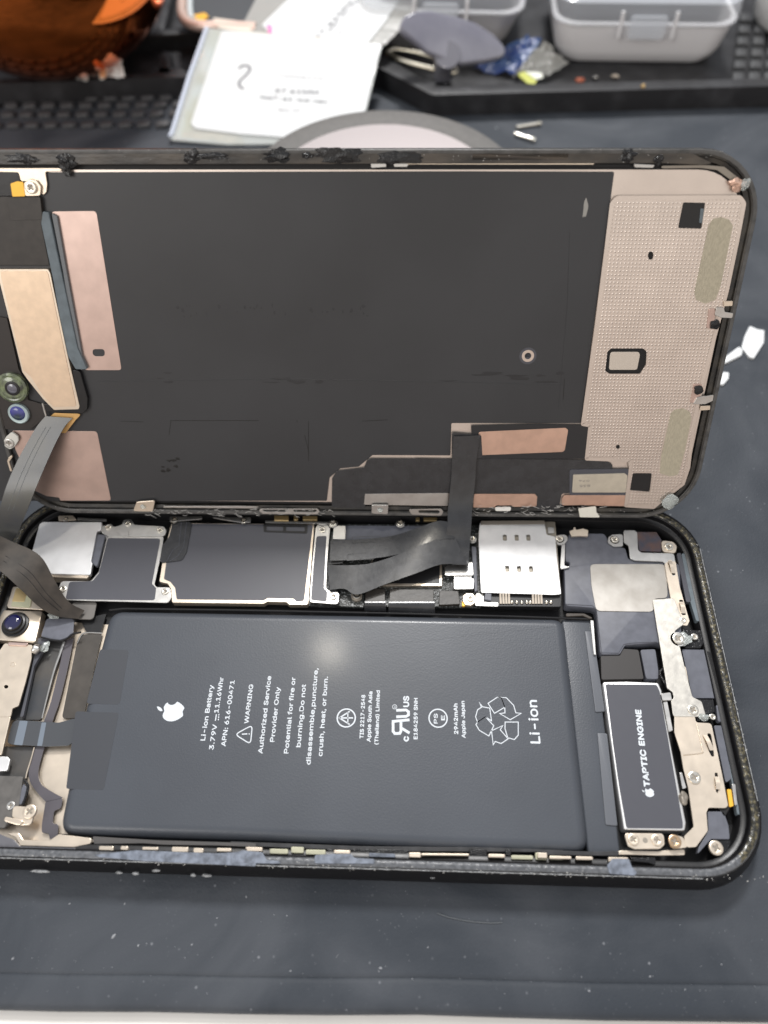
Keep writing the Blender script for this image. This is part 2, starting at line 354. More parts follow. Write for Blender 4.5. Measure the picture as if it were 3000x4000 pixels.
# dried adhesive left along the rim
def glue_ring():
    base = rrect(CX, CY, L0, W0, RC, 10); P = []
    for i in range(len(base)):
        a, b = Vector(base[i]), Vector(base[(i+1) % len(base)]); n = max(1, int((b-a).length/.35))
        P += [a+(b-a)*k/n for k in range(n)]
    C = Vector((CX, CY)); rows = []
    for off, z in ((.42,6.95),(.6,7.07),(1.0,7.12),(1.35,7.08),(1.6,6.9)):
        rr = []
        for i, p in enumerate(P):
            d = (P[(i+1) % len(P)]-P[i-1]).normalized(); nrm = Vector((-d.y, d.x))
            w_ = noise.noise(Vector((p.x*.9, p.y*.9, off*3)))*.22; zz = z + (noise.noise(Vector((p.x*1.7, p.y*1.7, 9)))*.16 if 0.5 < off < 1.5 else 0)
            q = p + nrm*(off+w_ if .5 < off < 1.5 else off); rr.append(Vector((q.x, q.y, zz)))
        rows.append(rr)
    o = loft("adhesive_bead", rows, glue, phone); o.data.materials.append(mat("grey_rim_ledge", (.10,.105,.115), .42, bump=.05, bscale=2.5, var=.25, vscale=1.5, coat=.1))
    for f in o.data.polygons:
        if f.center.y*1000 + 37.85 < 6 and abs(f.center.x) < .070: f.material_index = 1
    return o
glue_ring()

# ---- battery
def poly_uv(pl, Zk, P, h, r): return fillet([pl.hit(Zk, p, h) for p in P], r)
ZB = 5.3
bat = pillow("battery", FLAT, fillet([FLAT.hit('Z', p, ZB-.8) for p in [(430,2383),(2208,2414),(2306,3338),(1700,3318),(900,3281),(224,3262),(300,2893),(362,2640)]], [3.4,3.0,3.4,.1,.1,3.4,.1,.1], 8), ZB, 3.5, 2.0, 2.4, batm, phone)
slab("wrap_edge", 'Z', [(2192,2418),(2312,2421),(2424,3330),(2410,3352),(2298,3338)], ZB-1.1, 2.1, batm, bat, r=.8, bev=.45, smooth=True, seg=4)
slab("wrap_fold", 'Z', [(2284,2464),(2316,2466),(2364,2778),(2326,2782)], ZB-.8, .6, batf, bat, r=.3, bev=.15, smooth=True)
slab("wrap_fold", 'Z', [(2333,2862),(2372,2864),(2413,3226),(2366,3222)], ZB-.8, .6, batf, bat, r=.3, bev=.15, smooth=True)
slab("pull_tape", 'E', [(648,972),(835,978),(775,1330),(560,1325)], ZB+.03, .05, batd, bat, r=.6, bev=.01)
slab("pull_tape", 'I', [(490,130),(770,140),(672,640),(428,632)], ZB+.03, .05, batd, bat, r=.5, bev=.01)
tube("seam_lip", [FLAT.pt('Z', p, 2.6) for p in ((222,3262),(500,3277),(1200,3300),(1800,3325),(2400,3362))], .28, blk, bat)
tube("seam_lip", [FLAT.pt('Z', p, ZB-.6) for p in ((428,2384),(480,2378),(900,2383),(1500,2395),(2000,2408),(2300,2418))], .22, blk, bat)

HP = ZB+.012
def bt(s, a, b, size, bold=.012): return text_px("printed_text", s, FLAT, 'J', a, b, size, HP, ink, bat, bold=bold, force=(0,1))
bt("Li-ion Battery", (295,383), (324,172), 1.17)
bt("3.79V", (327,418), (338,322), 1.17); bt("11.16Whr", (348,277), (361,143), 1.17)
bt("APN: 616-00471", (376,405), (402,155), 1.17)
bt("WARNING", (459,318), (477,170), 1.12)
bt("Authorized Service", (514,433), (544,138), 1.15); bt("Provider Only", (557,388), (580,180), 1.15)
bt("Potential for fire or", (611,432), (638,143), 1.15); bt("burning.Do not", (655,408), (680,170), 1.15)
bt("disassemble,puncture,", (696,475), (723,108), 1.15); bt("crush, heat, or burn.", (739,443), (763,140), 1.15)
bt("TIS 2217-2548", (894,375), (907,210), .98, .02); bt("Apple South Asia", (921,388), (934,197), .98, .02); bt("(Thailand) Limited", (949,398), (964,193), .95, .02)
bt("E184259 SNH", (1103,378), (1104,222), .98, .02); bt("2942mAh", (1256,358), (1257,243), .98, .03); bt("Apple Japan", (1284,373), (1284,233), .95, .02)
bt("Li-ion", (1571,394), (1558,230), 2.55, .006)
def band_uv(name, pts, wd, pl, h, m, parent, closed=False):        # flat printed stroke along a path
    pts = [Vector(p) for p in pts]; n = len(pts); bm = bmesh.new(); rows = []
    for i, p in enumerate(pts):
        a = pts[i-1] if (i or closed) else p; b = pts[(i+1) % n] if (i < n-1 or closed) else p
        d1 = (p-a).normalized() if (p-a).length > 1e-7 else (b-p).normalized(); d2 = (b-p).normalized() if (b-p).length > 1e-7 else d1
        nn = (Vector((-d1.y, d1.x))+Vector((-d2.y, d2.x))); nn = nn.normalized() if nn.length > 1e-6 else Vector((-d1.y, d1.x))
        k = min(2.2, 1/max(.3, nn.dot(Vector((-d1.y, d1.x))))); rows.append((bm.verts.new(pl.at(*(p+nn*wd/2*k), h)), bm.verts.new(pl.at(*(p-nn*wd/2*k), h))))
    for i in range(n if closed else n-1): bm.faces.new((rows[i][0], rows[i][1], rows[(i+1) % n][1], rows[(i+1) % n][0]))
    bmesh.ops.recalc_face_normals(bm, faces=bm.faces); return link(name, bm, m, parent)
def merge(name, objs, parent):                                    # joins the strokes of one printed mark into one mesh
    bm = bmesh.new(); m = objs[0].data.materials[0]
    for o in objs:
        c = WORLD[o.name]; t_ = o.data.copy(); b2 = bmesh.new(); b2.from_mesh(t_); b2.transform(Matrix.Scale(1/MM, 4)); b2.transform(Matrix.Translation(c))
        tmp = bpy.data.meshes.new("t"); b2.to_mesh(tmp); b2.free(); bm.from_mesh(tmp); bpy.data.meshes.remove(tmp); bpy.data.objects.remove(o)
    return link(name, bm, m, parent)
def jb(p): return FLAT.hit('J', p, HP)
S_ = []
S_.append(band_uv("s", [jb((333,308)), jb((337,283))], .19, FLAT, HP, ink, bat))
for a, b in (((344,306),(345,300)),((345,297),(346,291)),((346,288),(347,282))): S_.append(band_uv("s", [jb(a), jb(b)], .19, FLAT, HP, ink, bat))
merge("direct_current_symbol", S_, bat)
S_ = [band_uv("s", fillet([jb((408,360)), jb((467,397)), jb((474,324))], .5), .2, FLAT, HP, ink, bat, True), band_uv("s", [jb((434,359)), jb((455,358))], .22, FLAT, HP, ink, bat), band_uv("s", [jb((460,358)), jb((464,358))], .24, FLAT, HP, ink, bat)]
merge("warning_triangle", S_, bat)
def ringmark(c, r, wd): u = jb(c); return band_uv("s", circ(u, r, 32), wd, FLAT, HP, ink, bat, True)
S_ = [ringmark((832,297), 1.75, .26), band_uv("s", [jb((806,297)), jb((858,297))], .26, FLAT, HP, ink, bat), band_uv("s", [jb((845,322)), jb((806,297)), jb((845,272))], .26, FLAT, HP, ink, bat), band_uv("s", [jb((838,318)), jb((838,276))], .2, FLAT, HP, ink, bat)]
merge("certification_mark", S_, bat)
ringm_ = ringmark((1182,298), 1.75, .24)
S_ = [ringm_, text_px("s", "PS", FLAT, 'J', (1179,318), (1181,281), 1.0, HP, ink, bat, force=(0,1)), text_px("s", "E", FLAT, 'J', (1207,306), (1208,288), 1.0, HP, ink, bat, force=(0,1))]
merge("certification_mark", S_, bat)
def yb(p): return FLAT.hit('Y', p, HP)
S_ = [text_px("s", "c", FLAT, 'Y', (140,345), (140,318), 1.6, HP, ink, bat, bold=.03, force=(0,1)), text_px("s", "US", FLAT, 'Y', (143,148), (140,88), 1.45, HP, ink, bat, bold=.03, force=(0,1)),
      band_uv("s", circ(yb((61,148)), .42, 20), .1, FLAT, HP, ink, bat, True), text_px("s", "R", FLAT, 'Y', (68,154), (68,142), .5, HP, ink, bat, bold=0, force=(0,1))]
for k_, P in enumerate(([(45,232),(146,222)], [(52,232),(52,288),(62,301),(90,300),(97,286),(97,235)], [(97,268),(146,298)], [(70,205),(126,203),(140,195),(140,176),(126,166),(70,168)])):
    S_.append(band_uv("s", [yb(q) for q in P], .52, FLAT, HP+.003*k_, ink, bat))
merge("certification_mark", S_, bat)
def fruit_mark(pl, c, s, h, d, parent, bite=True):                 # bitten fruit with a leaf; d = up direction in the plane
    up = Vector(d).normalized(); rt = Vector((up.y, -up.x)); C = Vector(c)
    body = [(0,.62),(.12,.66),(.30,.72),(.52,.66),(.70,.50),(.58,.38),(.52,.20),(.54,.0),(.64,-.16),(.78,-.26),(.70,-.48),(.52,-.74),(.32,-.92),(.16,-.90),(0,-.84),(-.16,-.90),(-.34,-.92),(-.54,-.72),(-.72,-.42),(-.80,-.08),(-.76,.26),(-.60,.54),(-.40,.68),(-.20,.68)]
    leaf = [(.02,.78),(.00,.92),(.10,1.12),(.30,1.26),(.36,1.28),(.34,1.10),(.24,.92),(.10,.80)]
    bm = bmesh.new()
    for Pp in (body, leaf):
        Pp = [cat([Vector((*q, 0)) for q in Pp+Pp[:1]], i/3) for i in range(len(Pp)*3)]
        bm.faces.new([bm.verts.new(pl.at(*(C+rt*q.x*s+up*q.y*s), h)) for q in Pp])
    for f in bm.faces:
        f.normal_update()
        if f.normal.dot(pl.n) < 0: f.normal_flip()
    return link("maker_logo", bm, ink, parent)
fruit_mark(FLAT, jb((168,272)), 2.45, HP, (-1,0), bat)
def yb(p): return FLAT.hit('Y', p, HP)
def recycle():
    S = []
    for P in ([(595,128),(650,92),(672,97),(691,150),(632,185)], [(650,92),(700,96),(742,140),(754,182),(785,185),(722,222),(662,186),(692,183),(691,150),(672,97)],
              [(545,122),(564,148),(605,155),(615,228),(580,205),(535,235),(524,205),(535,165),(558,150)], [(535,235),(580,205),(628,256),(600,315),(545,282),(526,250)],
              [(693,235),(768,235),(768,310),(746,335),(708,325),(692,272)], [(615,285),(680,255),(665,279),(710,331),(670,358),(636,346),(625,365)]):
        S.append(band_uv("s", [yb(q) for q in P], .17, FLAT, HP, ink, bat, True))
    return merge("recycling_mark", S, bat)
recycle()

# ---- camera module and shields along the back edge
Z1 = 5.6
def T(name, Zk, P, h, t, m, r=.4, bev=.05, parent=None, **k): return slab(name, Zk, P, h, t, m, parent or phone, r, bev, **k)
cm = T("rear_camera", 'E', [(278,146),(660,147),(655,200),(628,210),(590,400),(598,415),(585,490),(198,482),(205,345),(255,160)], Z1+.6, .9, white_steel, .25, .12)
T("module_base", 'E', [(215,480),(580,492),(565,512),(215,500)], Z1-.1, 2.5, cream, .1, .03, cm)
T("flex_tail", 'E', [(632,225),(682,232),(640,400),(628,440),(582,402)], Z1+.2, .8, grey, .4, .1, cm)
br = T("shield_bracket", 'E', [(665,232),(700,232),(1062,238),(1050,330),(1000,555),(1018,570),(1105,570),(1110,640),(1090,672),(360,652),(395,530),(590,530),(640,470),(690,250)], Z1-.5, .35, steel, .8, .06)
T("shield_tape", 'E', [(700,250),(1040,255),(985,548),(1012,575),(1003,655),(425,648),(448,535),(600,530),(640,480)], Z1-.46, .06, tape, .6, .01, br)
for p in ((405,580),(1068,596)): screw('E', p, Z1-.25, .75, br)
b2 = T("flash_bracket", 'E', [(655,165),(745,178),(790,165),(800,130),(850,130),(870,165),(1060,175),(1078,200),(1070,238),(700,240),(660,220)], Z1-.1, .3, steel, .7, .08)
T("contact_blade", 'E', [(745,205),(800,190),(835,205),(830,240),(790,235)], Z1+.1, .1, steel, .2, .03, b2)
for p in ((700,178),(828,155),(1035,198)): screw('E', p, Z1+.15, .72, b2, washer=1.35)
T("earth_clip", 'E', [(375,108),(470,105),(500,135),(380,140)], Z1, .4, cream, .3, .05); screw('E', (425,128), Z1+.15, .6, phone)
T("side_rail", 'E', [(500,118),(690,128),(690,142),(500,134)], Z1-.3, .3, steel, .1, .03)
s2 = T("processor_shield", 'Z', [(670,2043),(1228,2048),(1204,2362),(1130,2362),(1120,2352),(1045,2350),(1030,2358),(672,2354),(668,2300),(655,2280),(622,2272),(640,2160)], Z1-.6, 1.5, cream, .5, .06)
T("shield_tape", 'Z', [(680,2045),(1222,2050),(1188,2347),(1160,2350),(1145,2338),(1045,2336),(1030,2345),(690,2341),(684,2296),(665,2272),(640,2262),(655,2160)], Z1-.56, .06, tape, .5, .01, s2)
sf = T("camera_flex", 'E', [(1120,145),(1245,150),(1208,345),(1180,395),(1110,405),(1032,412),(1050,300),(1095,245)], Z1-.35, .2, flex, .8, .04)
tube("trace", [FLAT.pt('E', p, Z1-.32) for p in ((1175,150),(1160,300),(1120,330),(1080,400))], .05, grey, sf)
tube("trace", [FLAT.pt('E', p, Z1-.32) for p in ((1210,150),(1190,310),(1150,370),(1100,400))], .05, grey, sf)
T("side_button_flex", 'F', [(48,160),(335,165),(330,222),(50,212)], Z1-.45, .12, blk, .3, .02, holes=[[(68,175),(175,178),(175,205),(68,203)],[(195,178),(315,180),(315,207),(195,205)]])
# side-button brackets seen in the gap under the screen
for P in ([(1100,112),(1310,112),(1310,128),(1100,145)],[(1345,115),(1625,118),(1625,150),(1560,150)]): T("button_bracket", 'E', P, Z1+.3, .3, steel, .2, .04)
for p in ((1130,132),(1578,138)): screw('E', p, Z1+.5, .7, phone)
for P in ([(118,105),(212,106),(212,138),(118,136)],[(303,108),(397,108),(397,135),(303,135)],[(245,108),(272,108),(272,135),(245,135)],[(1086,118),(1172,118),(1172,140),(1086,140)],[(1035,118),(1060,118),(1060,140),(1035,140)]):
    T("spring_contact", 'F', P, Z1+.3, .5, goldm, .15, .06)
T("button_rail", 'F', [(60,138),(530,148),(530,160),(60,152)], Z1+.1, .3, steel, .1, .03)
for p in ((498,152),(935,152)): screw('F', p, Z1+.45, .85, phone, washer=1.2)

cb = T("connector_cover", 'F', [(385,185),(400,163),(430,158),(465,165),(480,190),(462,410),(455,575),(470,592),(520,592),(540,612),(535,682),(345,668),(362,430)], Z1-.2, .35, steel, .8, .08)
T("cover_tape", 'F', [(392,240),(456,236),(440,575),(462,600),(458,664),(356,652),(372,430)], Z1-.16, .06, tape, .5, .01, cb)
screw('F', (430,196), Z1+.08, .75, cb); screw('F', (502,626), Z1+.08, .8, cb)
lb = T("logic_board", 'F', [(345,160),(1450,165),(1460,700),(330,690)], Z1-1.7, .8, pcb, .3, .03)
T("board_glue", 'F', [(545,596),(700,600),(700,700),(540,694)], Z1-1.2, .6, pcb, .4, .1, lb)
so = T("standoff", 'F', [(615,596),(660,590),(690,610),(685,650),(650,662),(618,645)], Z1-.6, .8, slot, .8, .1, lb); screw('F', (652,622), Z1-.3, .8, so)
T("metal_clip", 'F', [(505,172),(582,170),(578,262),(495,258)], Z1-.2, .5, steel, .2, .06, lb)
T("metal_clip", 'F', [(484,398),(572,394),(560,412),(482,420)], Z1-.35, .4, steel, .1, .04, lb)
T("chip_shield", 'F', [(780,300),(1205,300),(1205,562),(700,558)], Z1-1.0, .8, cream, .2, .05, lb)
T("chip_tape", 'F', [(780,300),(1192,300),(1190,546),(720,546)], Z1-.96, .05, blk, .1, .01, lb)
T("board_connector", 'F', [(508,170),(1120,172),(1240,250),(900,345),(500,345)], Z1-.9, .8, grey, .3, .05, lb)
for P in ([(712,578),(836,582),(838,668),(706,668)],[(868,582),(1152,584),(1152,668),(862,668)],[(1190,590),(1312,594),(1322,680),(1184,686)]):
    c_ = T("battery_connector", 'F', P, Z1-.55, .7, mat("brown_black_shield", (.035,.031,.027), .38, bump=.02, bscale=1.2, var=.2), .3, .1)
ribbon("connector_tail", [(FLAT.pt('F', (706,660), Z1-.65), FLAT.pt('F', (838,660), Z1-.65)), (FLAT.pt('F', (704,685), Z1-.75), FLAT.pt('F', (840,685), Z1-.75)), (FLAT.pt('F', (702,722), 3.6), FLAT.pt('F', (842,724), 3.6))], flex, phone, .2)
ribbon("connector_tail", [(FLAT.pt('F', (862,660), Z1-.65), FLAT.pt('F', (1154,660), Z1-.65)), (FLAT.pt('F', (860,688), Z1-.75), FLAT.pt('F', (1158,688), Z1-.75)), (FLAT.pt('F', (858,730), 3.6), FLAT.pt('F', (1160,738), 3.6))], flex, phone, .2)
T("antenna_cover", 'F', [(1225,432),(1410,405),(1412,495),(1222,495)], Z1-.2, .5, steel, .5, .12)
T("antenna_cover", 'F', [(1280,512),(1415,512),(1412,582),(1282,584)], Z1-.4, .5, steel, .4, .1)
T("flex_edge", 'F', [(1395,300),(1428,310),(1435,590),(1418,600),(1405,440)], Z1-.1, .8, grey, .4, .1)
for k in range(9): T("connector_pin", 'F', [(1285+k*13,502),(1292+k*13,502),(1292+k*13,512),(1285+k*13,512)], Z1-.35, .3, steel, .05, 0)
ns = T("earth_nut", 'F', [(1340,625),(1365,606),(1405,608),(1425,632),(1420,672),(1395,690),(1355,685),(1338,660)], Z1-.3, .9, cream, .4, .15); screw('F', (1390,640), Z1, .75, ns)
T("nut_glue", 'F', [(1334,660),(1350,650),(1360,690),(1335,695)], Z1-.6, .5, gold, .3, .1)
T("earth_tab", 'F', [(1425,610),(1475,615),(1475,665),(1570,668),(1570,695),(1420,690)], Z1-.4, .4, steel, .3, .05)
screw('F', (1402,255), Z1-.1, .75, phone, washer=1.3)

# ---- SIM reader
def G(p): return p
sr = T("sim_reader", 'M', [(1035,405),(1335,402),(1345,460),(1385,470),(1392,560),(1412,735),(1380,738),(1042,728),(1030,480)], Z1+.3, .35, white_steel, .4, .12,
       holes=[[(x-9,y-14),(x+9,y-14),(x+11,y+14),(x-8,y+14)] for x, y in ((1151,474),(1206,474),(1260,474),(1162,618),(1217,619),(1272,620))])
T("reader_base", 'M', [(1045,400),(1385,400),(1412,738),(1045,730)], Z1-.3, 1.6, mat("reader_floor", (.32,.29,.24), .4, .6, bump=.02, bscale=2), .3, .05, sr)
T("reader_lip", 'M', [(1042,396),(1335,394),(1340,412),(1038,415)], Z1+.35, .3, slot, .2, .05, sr)
T("contact_block", 'M', [(1040,722),(1415,738),(1412,795),(1100,792),(1040,770)], Z1-.5, 1.4, blk, .4, .1, sr)
for x in list(range(1132,1172,13)) + list(range(1282,1330,13)):
    ribbon("contact_finger", [(FLAT.pt('M', (x-4,723), Z1+.3), FLAT.pt('M', (x+4,723), Z1+.3)), (FLAT.pt('M', (x-5,742), Z1+.1), FLAT.pt('M', (x+4,742), Z1+.1)), (FLAT.pt('M', (x-4,780), Z1-.3), FLAT.pt('M', (x+6,780), Z1-.3))], cream, sr, .12, 3)
for x in (1184,1207,1230,1254,1270,1345,1365):
    blob("solder_contact", FLAT.pt('M', (x,772), Z1-.35), (.36,.5,.3), scr_m, sr, .1, 2)
T("reader_corner", 'M', [(1062,725),(1090,725),(1090,765),(1055,760)], Z1+.1, .6, grey, .2, .1, sr)
T("reader_flange", 'G', [(322,290),(345,290),(340,430),(375,435),(370,442),(318,455),(312,440)], Z1-.1, .3, steel, .3, .05)
T("reader_foot", 'M', [(1350,425),(1378,425),(1382,452),(1352,455)], Z1+.2, .5, steel, .2, .08)

# ---- loudspeaker and right-hand end
spk = T("loudspeaker", 'G', [(345,285),(375,220),(600,222),(640,300),(735,315),(755,390),(940,400),(1090,420),(1100,960),(940,930),(735,945),(700,1005),(572,1005),(545,705),(345,690),(338,440),(372,435),(375,405),(345,405)], Z1-.6, 2.6, grey, .8, .18, smooth=True, seg=3)
tube("casing_seam", [FLAT.pt('G', p, Z1-.58) for p in ((350,680),(520,690),(548,715),(580,995),(690,998),(725,940),(780,932),(940,925))], .07, tape, spk)
T("speaker_plate", 'G', [(505,420),(1000,420),(1010,640),(915,645),(920,730),(545,725),(515,560)], Z1-.45, .3, mat("stained_steel", (.44,.42,.39), .50, .9, bump=.004, bscale=4, color2=(.35,.33,.30), vscale=.22, rvar=.08), 1.2, .05, spk)
T("corner_bracket", 'G', [(722,200),(795,200),(812,215),(818,330),(840,345),(1050,350),(1070,470),(1060,505),(1020,500),(985,405),(800,398),(765,385),(755,300),(725,280)], Z1-.1, .35, steel, .6, .08)
T("antenna_window", 'G', [(808,212),(935,212),(970,265),(968,340),(825,335)], Z1-.25, .5, mat("smoked_film", (.07,.075,.10), .2, .5, color2=(.14,.09,.08), vscale=.4), .3, .05)
scb = T("corner_tab", 'G', [(968,265),(1045,275),(1070,305),(1060,350),(975,340)], Z1, .35, cream, .8, .08); screw('G', (1018,305), Z1+.3, .95, scb)
for c, P in (((310,252), [(285,230),(340,228),(360,240),(360,265),(335,298),(290,295)]), ((668,258), [(625,245),(650,228),(720,225),(720,305),(660,308),(620,280)])):
    tb = T("speaker_tab", 'G', P, Z1-.1, .35, steel, .6, .08); screw('G', c, Z1+.25, .85, tb, washer=1.25)
rf = T("antenna_spring", 'G', [(372,205),(400,195),(400,180),(412,180),(415,198),(460,188),(495,200),(492,240),(445,236),(385,240)], Z1+.6, .5, cream, .2, .1)
steel2 = mat("dull_nickel", (.66,.63,.57), .38, .95, bump=.012, bscale=4, var=.08, vscale=.8, rvar=.10)
lbk = T("long_bracket", 'G', [(912,650),(1050,640),(1115,810),(1060,850),(1040,900),(1090,960),(1130,1130),(1170,1280),(1230,1310),(1260,1410),(1045,1410),(1030,1300),(1050,1290),(1040,1250),(1005,1225),(985,1100),(940,830)], Z1+.1, .35, steel2, .6, .08)
rl = T("spring_rail", 'G', [(1000,410),(1060,400),(1085,560),(1150,790),(1135,820),(1070,810),(1030,650),(990,420)], Z1, .35, cream, .4, .08,
       holes=[[(1012,395),(1035,392),(1060,495),(1040,498)],[(1082,650),(1108,652),(1128,750),(1100,752)]])
for a, b in (((1022,400),(1046,480)), ((1096,665),(1110,740))):
    A, B = FLAT.pt('G', a, Z1+.25), FLAT.pt('G', b, Z1+.1); wv = Vector((.42,0,0)); mid = (A+B)/2+Vector((0,0,.35))
    ribbon("spring_blade", [(A-wv, A+wv), (mid-wv, mid+wv), (B-wv, B+wv)], cream, rl, .1)
screw('G', (1080,902), Z1+.45, 1.2, lbk, washer=1.3); screw('G', (1185,890), Z1+.1, .7, phone); screw('G', (1110,784), Z1+.15, .65, rl)
T("black_spacer", 'G', [(1105,840),(1250,850),(1270,900),(1225,965),(1120,965)], Z1-.5, 1.2, goo, .5, .2)
blob("clear_glue", FLAT.pt('G', (1130,900), Z1), (1.3,1.0,.4), clear, phone); blob("clear_glue", FLAT.pt('G', (1115,930), Z1), (.9,.6,.35), clear, phone)
# lower bracket (H zoom)
lb2 = T("lower_bracket", 'H', [(910,0),(1065,0),(1110,245),(1140,410),(1250,415),(1290,600),(1340,840),(1372,1010),(1350,1025),(1230,1022),(1215,1060),(1225,1190),(1140,1305),(1070,1310),(1055,1230),(1125,1160),(1085,880),(1050,740),(1030,620),(985,480),(985,270),(975,200),(950,150)], Z1, .35, cream, .6, .08,
         holes=[[(1222,485),(1248,490),(1262,570),(1272,655),(1252,655),(1230,610)],[(1275,770),(1295,770),(1308,860),(1298,920),(1285,910)]])
screw('H', (1122,318), Z1+.3, 1.05, lb2, washer=1.25); screw('H', (1132,805), Z1+.3, 1.15, lb2, washer=1.3)
for a, b in (((1205,500),(1255,610)), ((1290,800),(1300,890))):
    A, B = FLAT.pt('H', a, Z1+.15), FLAT.pt('H', b, Z1+.3); wv = Vector((.4,0,0)); mid = (A+B)/2+Vector((0,0,.25))
    ribbon("spring_blade", [(A-wv, A+wv), (mid-wv, mid+wv), (B-wv, B+wv)], cream, lb2, .1)
tube("embossed_line", [FLAT.pt('H', p, Z1+.0) for p in ((1145,420),(1185,600),(1180,630),(1050,645))], .12, cream, lb2, sub=4)
T("black_clip", 'H', [(1110,240),(1270,242),(1280,330),(1255,345),(1230,400),(1150,400)], Z1-.3, 1.0, goo, .3, .15); screw('H', (1262,368), Z1+.1, .6, phone)
blob("clear_glue", FLAT.pt('H', (1195,370), Z1+.1), (.9,.7,.4), clear, phone)
# side plates along the right wall
T("side_panel", 'G', [(1100,970),(1270,975),(1335,1290),(1170,1290)], Z1-.9, 1, grey, .3, .1)
for P, m_ in (([(1068,350),(1095,345),(1165,665),(1130,668)], tape), ([(1098,350),(1145,352),(1170,440),(1225,690),(1240,790),(1195,790),(1155,660)], bluegrey), ([(1150,440),(1175,440),(1270,800),(1235,800)], bluegrey)):
    T("antenna_strip", 'G', P, Z1-.4, 1.2, m_, .4, .1)
for P, m_ in (([(1270,430),(1330,430),(1400,810),(1355,850)], grey), ([(1340,470),(1385,470),(1440,850),(1478,1060),(1440,1080),(1400,850)], bluegrey), ([(1270,960),(1330,960),(1400,1000),(1345,1100)], dark), ([(1225,1050),(1340,1050),(1375,1150),(1385,1250),(1250,1250),(1150,1360),(1160,1310),(1230,1190)], grey)):
    T("antenna_strip", 'H', P, Z1-.5, 1.2, m_, .4, .1)
T("gold_contact", 'H', [(1365,890),(1395,890),(1412,1010),(1382,1020)], Z1-.1, .5, gold, .2, .06)
T("steel_clip", 'H', [(1398,850),(1425,852),(1440,1000),(1420,1010)], Z1, .5, steel, .2, .06)
T("rounded_post", 'H', [(1285,280),(1335,270),(1360,340),(1350,400),(1300,410)], Z1-.4, 1.2, grey, .6, .2)
for P in ([(1240,1255),(1400,1250),(1380,1320),(1330,1380),(1250,1350)],): T("corner_block", 'H', P, Z1-.8, 1.0, goo, .5, .15)
screw('H', (1288,1312), Z1+.2, 1.25, phone, m=cream)
T("strip_seam", 'G', [(1262,975),(1290,1000),(1370,1290),(1345,1290)], Z1-.2, 1.2, blk, .2, .1)
T("strip_seam", 'G', [(1225,440),(1245,440),(1330,800),(1310,820)], Z1-.2, 1.2, blk, .2, .1)
# vibration motor
vm = T("vibration_motor", 'H', [(468,116),(640,112),(870,122),(895,180),(900,260),(1070,1130),(1062,1190),(622,1182),(575,880),(530,560)], Z1-.3, 3, white_steel, .5, .25, smooth=True, seg=3)
T("motor_cover", 'H', [(488,133),(858,138),(880,190),(1045,1130),(1046,1174),(640,1170),(585,860),(540,540)], Z1-.26, .06, tape, .4, .01, vm)
text_px("printed_text", "TAPTIC", FLAT, 'H', (808,872), (775,608), 1.4, Z1-.185, ink, vm, bold=.05)
text_px("printed_text", "ENGINE", FLAT, 'H', (770,575), (742,320), 1.4, Z1-.185, ink, vm, bold=.05)
uv = FLAT.hit('H', (802,914), Z1-.185); fruit_mark(FLAT, uv, .98, Z1-.185, (-1,.05), vm)
T("motor_clip", 'H', [(888,200),(960,190),(970,250),(900,252)], Z1+.3, .6, steel, .3, .12, vm)
T("motor_flange", 'H', [(905,260),(935,255),(975,465),(945,480)], Z1-.1, .5, steel, .2, .08, vm)
T("motor_flange", 'H', [(1022,770),(1040,765),(1072,880),(1045,890)], Z1, .5, steel, .2, .08, vm)
blob("solder_lump", FLAT.pt('H', (1050,955), Z1-.3), (.8,1.2,.6), slot, vm, .2)
mb = T("motor_bracket", 'H', [(622,1205),(910,1208),(915,1290),(880,1320),(700,1322),(650,1300)], Z1-.1, .35, cream, .6, .1)
for p in ((692,1252),(862,1256)): screw('H', p, Z1+.15, 1.0, mb, m=cream)
slab_uv("locating_hole", FLAT, circ(FLAT.hit('H', (775,1258), Z1-.07), .45, 14), Z1-.07, .1, slot, mb, 0)
mb2 = T("motor_bracket", 'H', [(945,1225),(985,1215),(1050,1235),(1090,1310),(985,1320),(945,1290)], Z1-.05, .35, cream, .6, .1); screw('H', (990,1265), Z1+.25, 1.15, mb2, m=mat("bronze_screw", (.62,.44,.28), .3, 1))
T("base_plate", 'H', [(600,1330),(860,1335),(1060,1320),(1060,1365),(860,1368),(540,1360)], 4.6, .5, cream, .3, .08)
T("motor_connector", 'G', [(575,1015),(700,1010),(720,968),(820,975),(855,1165),(580,1170)], Z1-1.0, 2, mat("dim_brown_film", (.040,.037,.036), .42, bump=.006), .4, .08)
T("motor_connector", 'G', [(832,975),(930,970),(950,1110),(950,1165),(870,1165)], Z1-.9, 2, grey, .5, .12)
tube("wire", [FLAT.pt('G', p, Z1-.2) for p in ((985,1095),(965,1110),(960,1140),(1010,1220))], .25, goo, phone, sub=5)
T("flex_bend", 'G', [(350,738),(470,740),(525,770),(505,775),(460,755),(350,760)], ZB-.2, .4, mat("brown_flex_edge", (.06,.05,.042), .3), .5, .1)
T("battery_retainer", 'G', [(508,785),(528,785),(545,1010),(530,1005)], 5.0, .8, steel, .1, .05)

